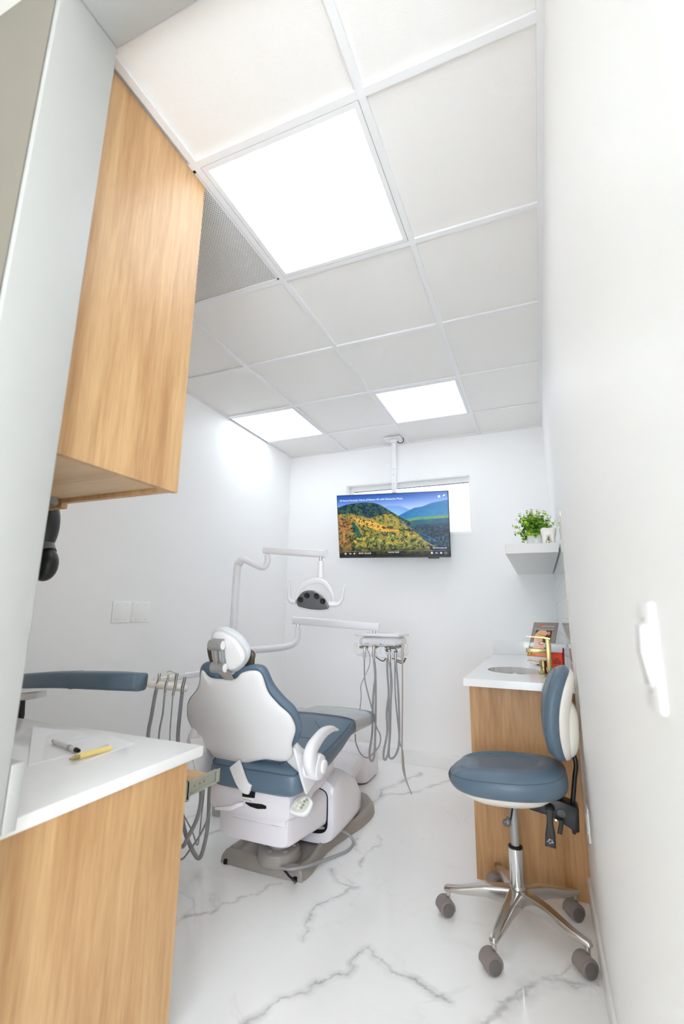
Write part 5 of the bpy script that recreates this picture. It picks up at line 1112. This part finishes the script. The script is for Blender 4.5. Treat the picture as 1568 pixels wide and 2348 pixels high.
finish('shell_bulge', pad(B(), hump, RO - RN * .045, RU, RV, RN, .006, .046, n=2.6, rings=9, res=4, c=(0, -.055), curve=lambda s_, t_: -.6 * t_ * t_), M['warmwhite'], st, smooth=True, ang=0)
mb = V3(.44, 1.11, .44)
finish('back_rod', tube(B(), [RO - RN * .055 - RV * .11, V3(.470, 1.12, .62), V3(.462, 1.12, .56), V3(.446, 1.12, .46)], .0085, 12, 4), M['black'], st, smooth=True)
mech = finish('tilt_mechanism', prism(B(), [V3(x, 1.085, z) for x, z in ((.30, .475), (.40, .485), (.462, .468), (.466, .46), (.462, .385), (.452, .385), (.448, .375), (.438, .378), (.436, .392), (.40, .41), (.37, .425), (.30, .435), (.27, .452))], (0, .075, 0)), M['black'], st, bevel=.004)
finish('support_arm', bx(.20, .34, 1.10, 1.15, .455, .475), M['black'], st, bevel=.004)
bm = cyl(B(), (.405, 1.086, .442), (.405, 1.080, .442), .014, seg=20); finish('pivot_knob', bm, M['dgrey'], mech, smooth=True)
finish('screw', cyl(B(), (.385, 1.086, .418), (.385, 1.078, .418), .0035, seg=10), M['chrome'], mech)
def paddle(pts, wsz, y, name='lever'): return finish(name, band(B(), [aty(a_, b_, y) for a_, b_ in pts], wsz, (0, 1, 0), .008, e=4), M['black'], st, smooth=True)
lv = paddle(((1261, 1856), (1261, 1885), (1262, 1915), (1262, 1942)), [.026, .022, .034, .036], 1.03)
finish('pivot_clip', lathe(B(), aty(1261, 1864, 1.035), (0, 1, 0), [(.017, 0), (.017, .05)], 20), M['black'], lv, smooth=True)
lic = aty(1262, 1930, 1.0255)
bm = B()
for dx, dz, ww, hh in ((-.008, 0, .005, .0012), (.006, .003, .0012, .005), (0, -.004, .006, .0012), (.008, -.002, .003, .0012), (-.003, .006, .003, .0022)): obox(bm, lic + V3(dx, 0, dz), V3(.9, 0, .43), V3(-.43, 0, .9), V3(0, 1, 0), ww, hh, .0003)
finish('icon', bm, M['inkg'], lv)
paddle(((1288, 1880), (1285, 1900), (1283, 1912)), [.014, .016, .016], 1.045)
lv = finish('lever', tube(B(), [aty(1175, 1852, 1.06), aty(1172, 1872, 1.03), aty(1168, 1888, 1.02)], .0035, 8), M['black'], st, smooth=True)
kk = aty(1162, 1884, 1.02)
finish('knob', pad(B(), [(.003, .018), (.014, .006), (.013, -.012), (0, -.018), (-.014, -.012), (-.013, .004), (-.004, .010)], kk, V3(1, 0, 0), V3(0, 0, 1), V3(0, -1, 0), .005, .005, n=4, rings=6), M['dgrey'], lv, smooth=True, ang=0)
bm = B()
for dx, dz, ww, hh in ((-.005, 0, .004, .0008), (.003, 0, .0008, .006), (.004, .003, .004, .0008), (.004, -.003, .004, .0008)): obox(bm, kk + V3(dx, -.0054, dz), V3(1, 0, 0), V3(0, 0, 1), V3(0, 1, 0), ww, hh, .0003)
finish('icon', bm, M['inkg'], lv)

# assistant stool at left
BX, BY = -1.38, .66
s2 = thing('assistant_stool', 'stool with long slate blue body bar behind the white counter at left', 'stool', (BX, BY, 0))
castor_base(s2, BX, BY, 60, .24)
finish('column', lathe(B(), (BX, BY, .13), (0, 0, 1), [(.0255, 0), (.0255, .15), (.016, .155), (.016, .42)], 28), M['chrome'], s2, smooth=True)
finish('seat_cushion', pad(B(), ell(.19, .18), V3(BX, BY, .47), V3(1, 0, 0), V3(0, 1, 0), V3(0, 0, 1), .035, .035, n=5, rings=8), M['blue'], s2, smooth=True, ang=0)
by = .44
q = [aty(55, 1561, by + .02), aty(130, 1558, by), aty(200, 1559, by), aty(270, 1561, by + .01), aty(325, 1564, by + .05)]
bar = finish('body_bar', band(B(), q, [.062, .066, .068, .070, .068], (0, 1, 0), [.07, .075, .078, .076, .06], e=4.5, seg=28), M['blue'], s2, smooth=True, ang=0)
sm = q[1] * .35 + q[2] * .65
rr2 = [sm + V3(0, .0392 * math.copysign(abs(math.cos(a_)) ** .45, math.cos(a_)), .0342 * math.copysign(abs(math.sin(a_)) ** .45, math.sin(a_))) for a_ in np.linspace(0, 2 * PI, 40)]
finish('seam', tube(B(), rr2, .0011, 6, 0), M['seam'], bar, smooth=True)
finish('bar_bracket', band(B(), [aty(48, 1598, by + .01), aty(95, 1592, by + .02)], [.035, .028], (0, 1, 0), .05, smooth=0, e=5), M['white'], s2, smooth=True)
finish('bar_support', tube(B(), [aty(50, 1600, by), aty(48, 1640, by), aty(46, 1690, by), V3(BX - .16, BY - .10, .42), V3(BX - .02, BY, .425)], .014, 12), M['black'], s2, smooth=True)
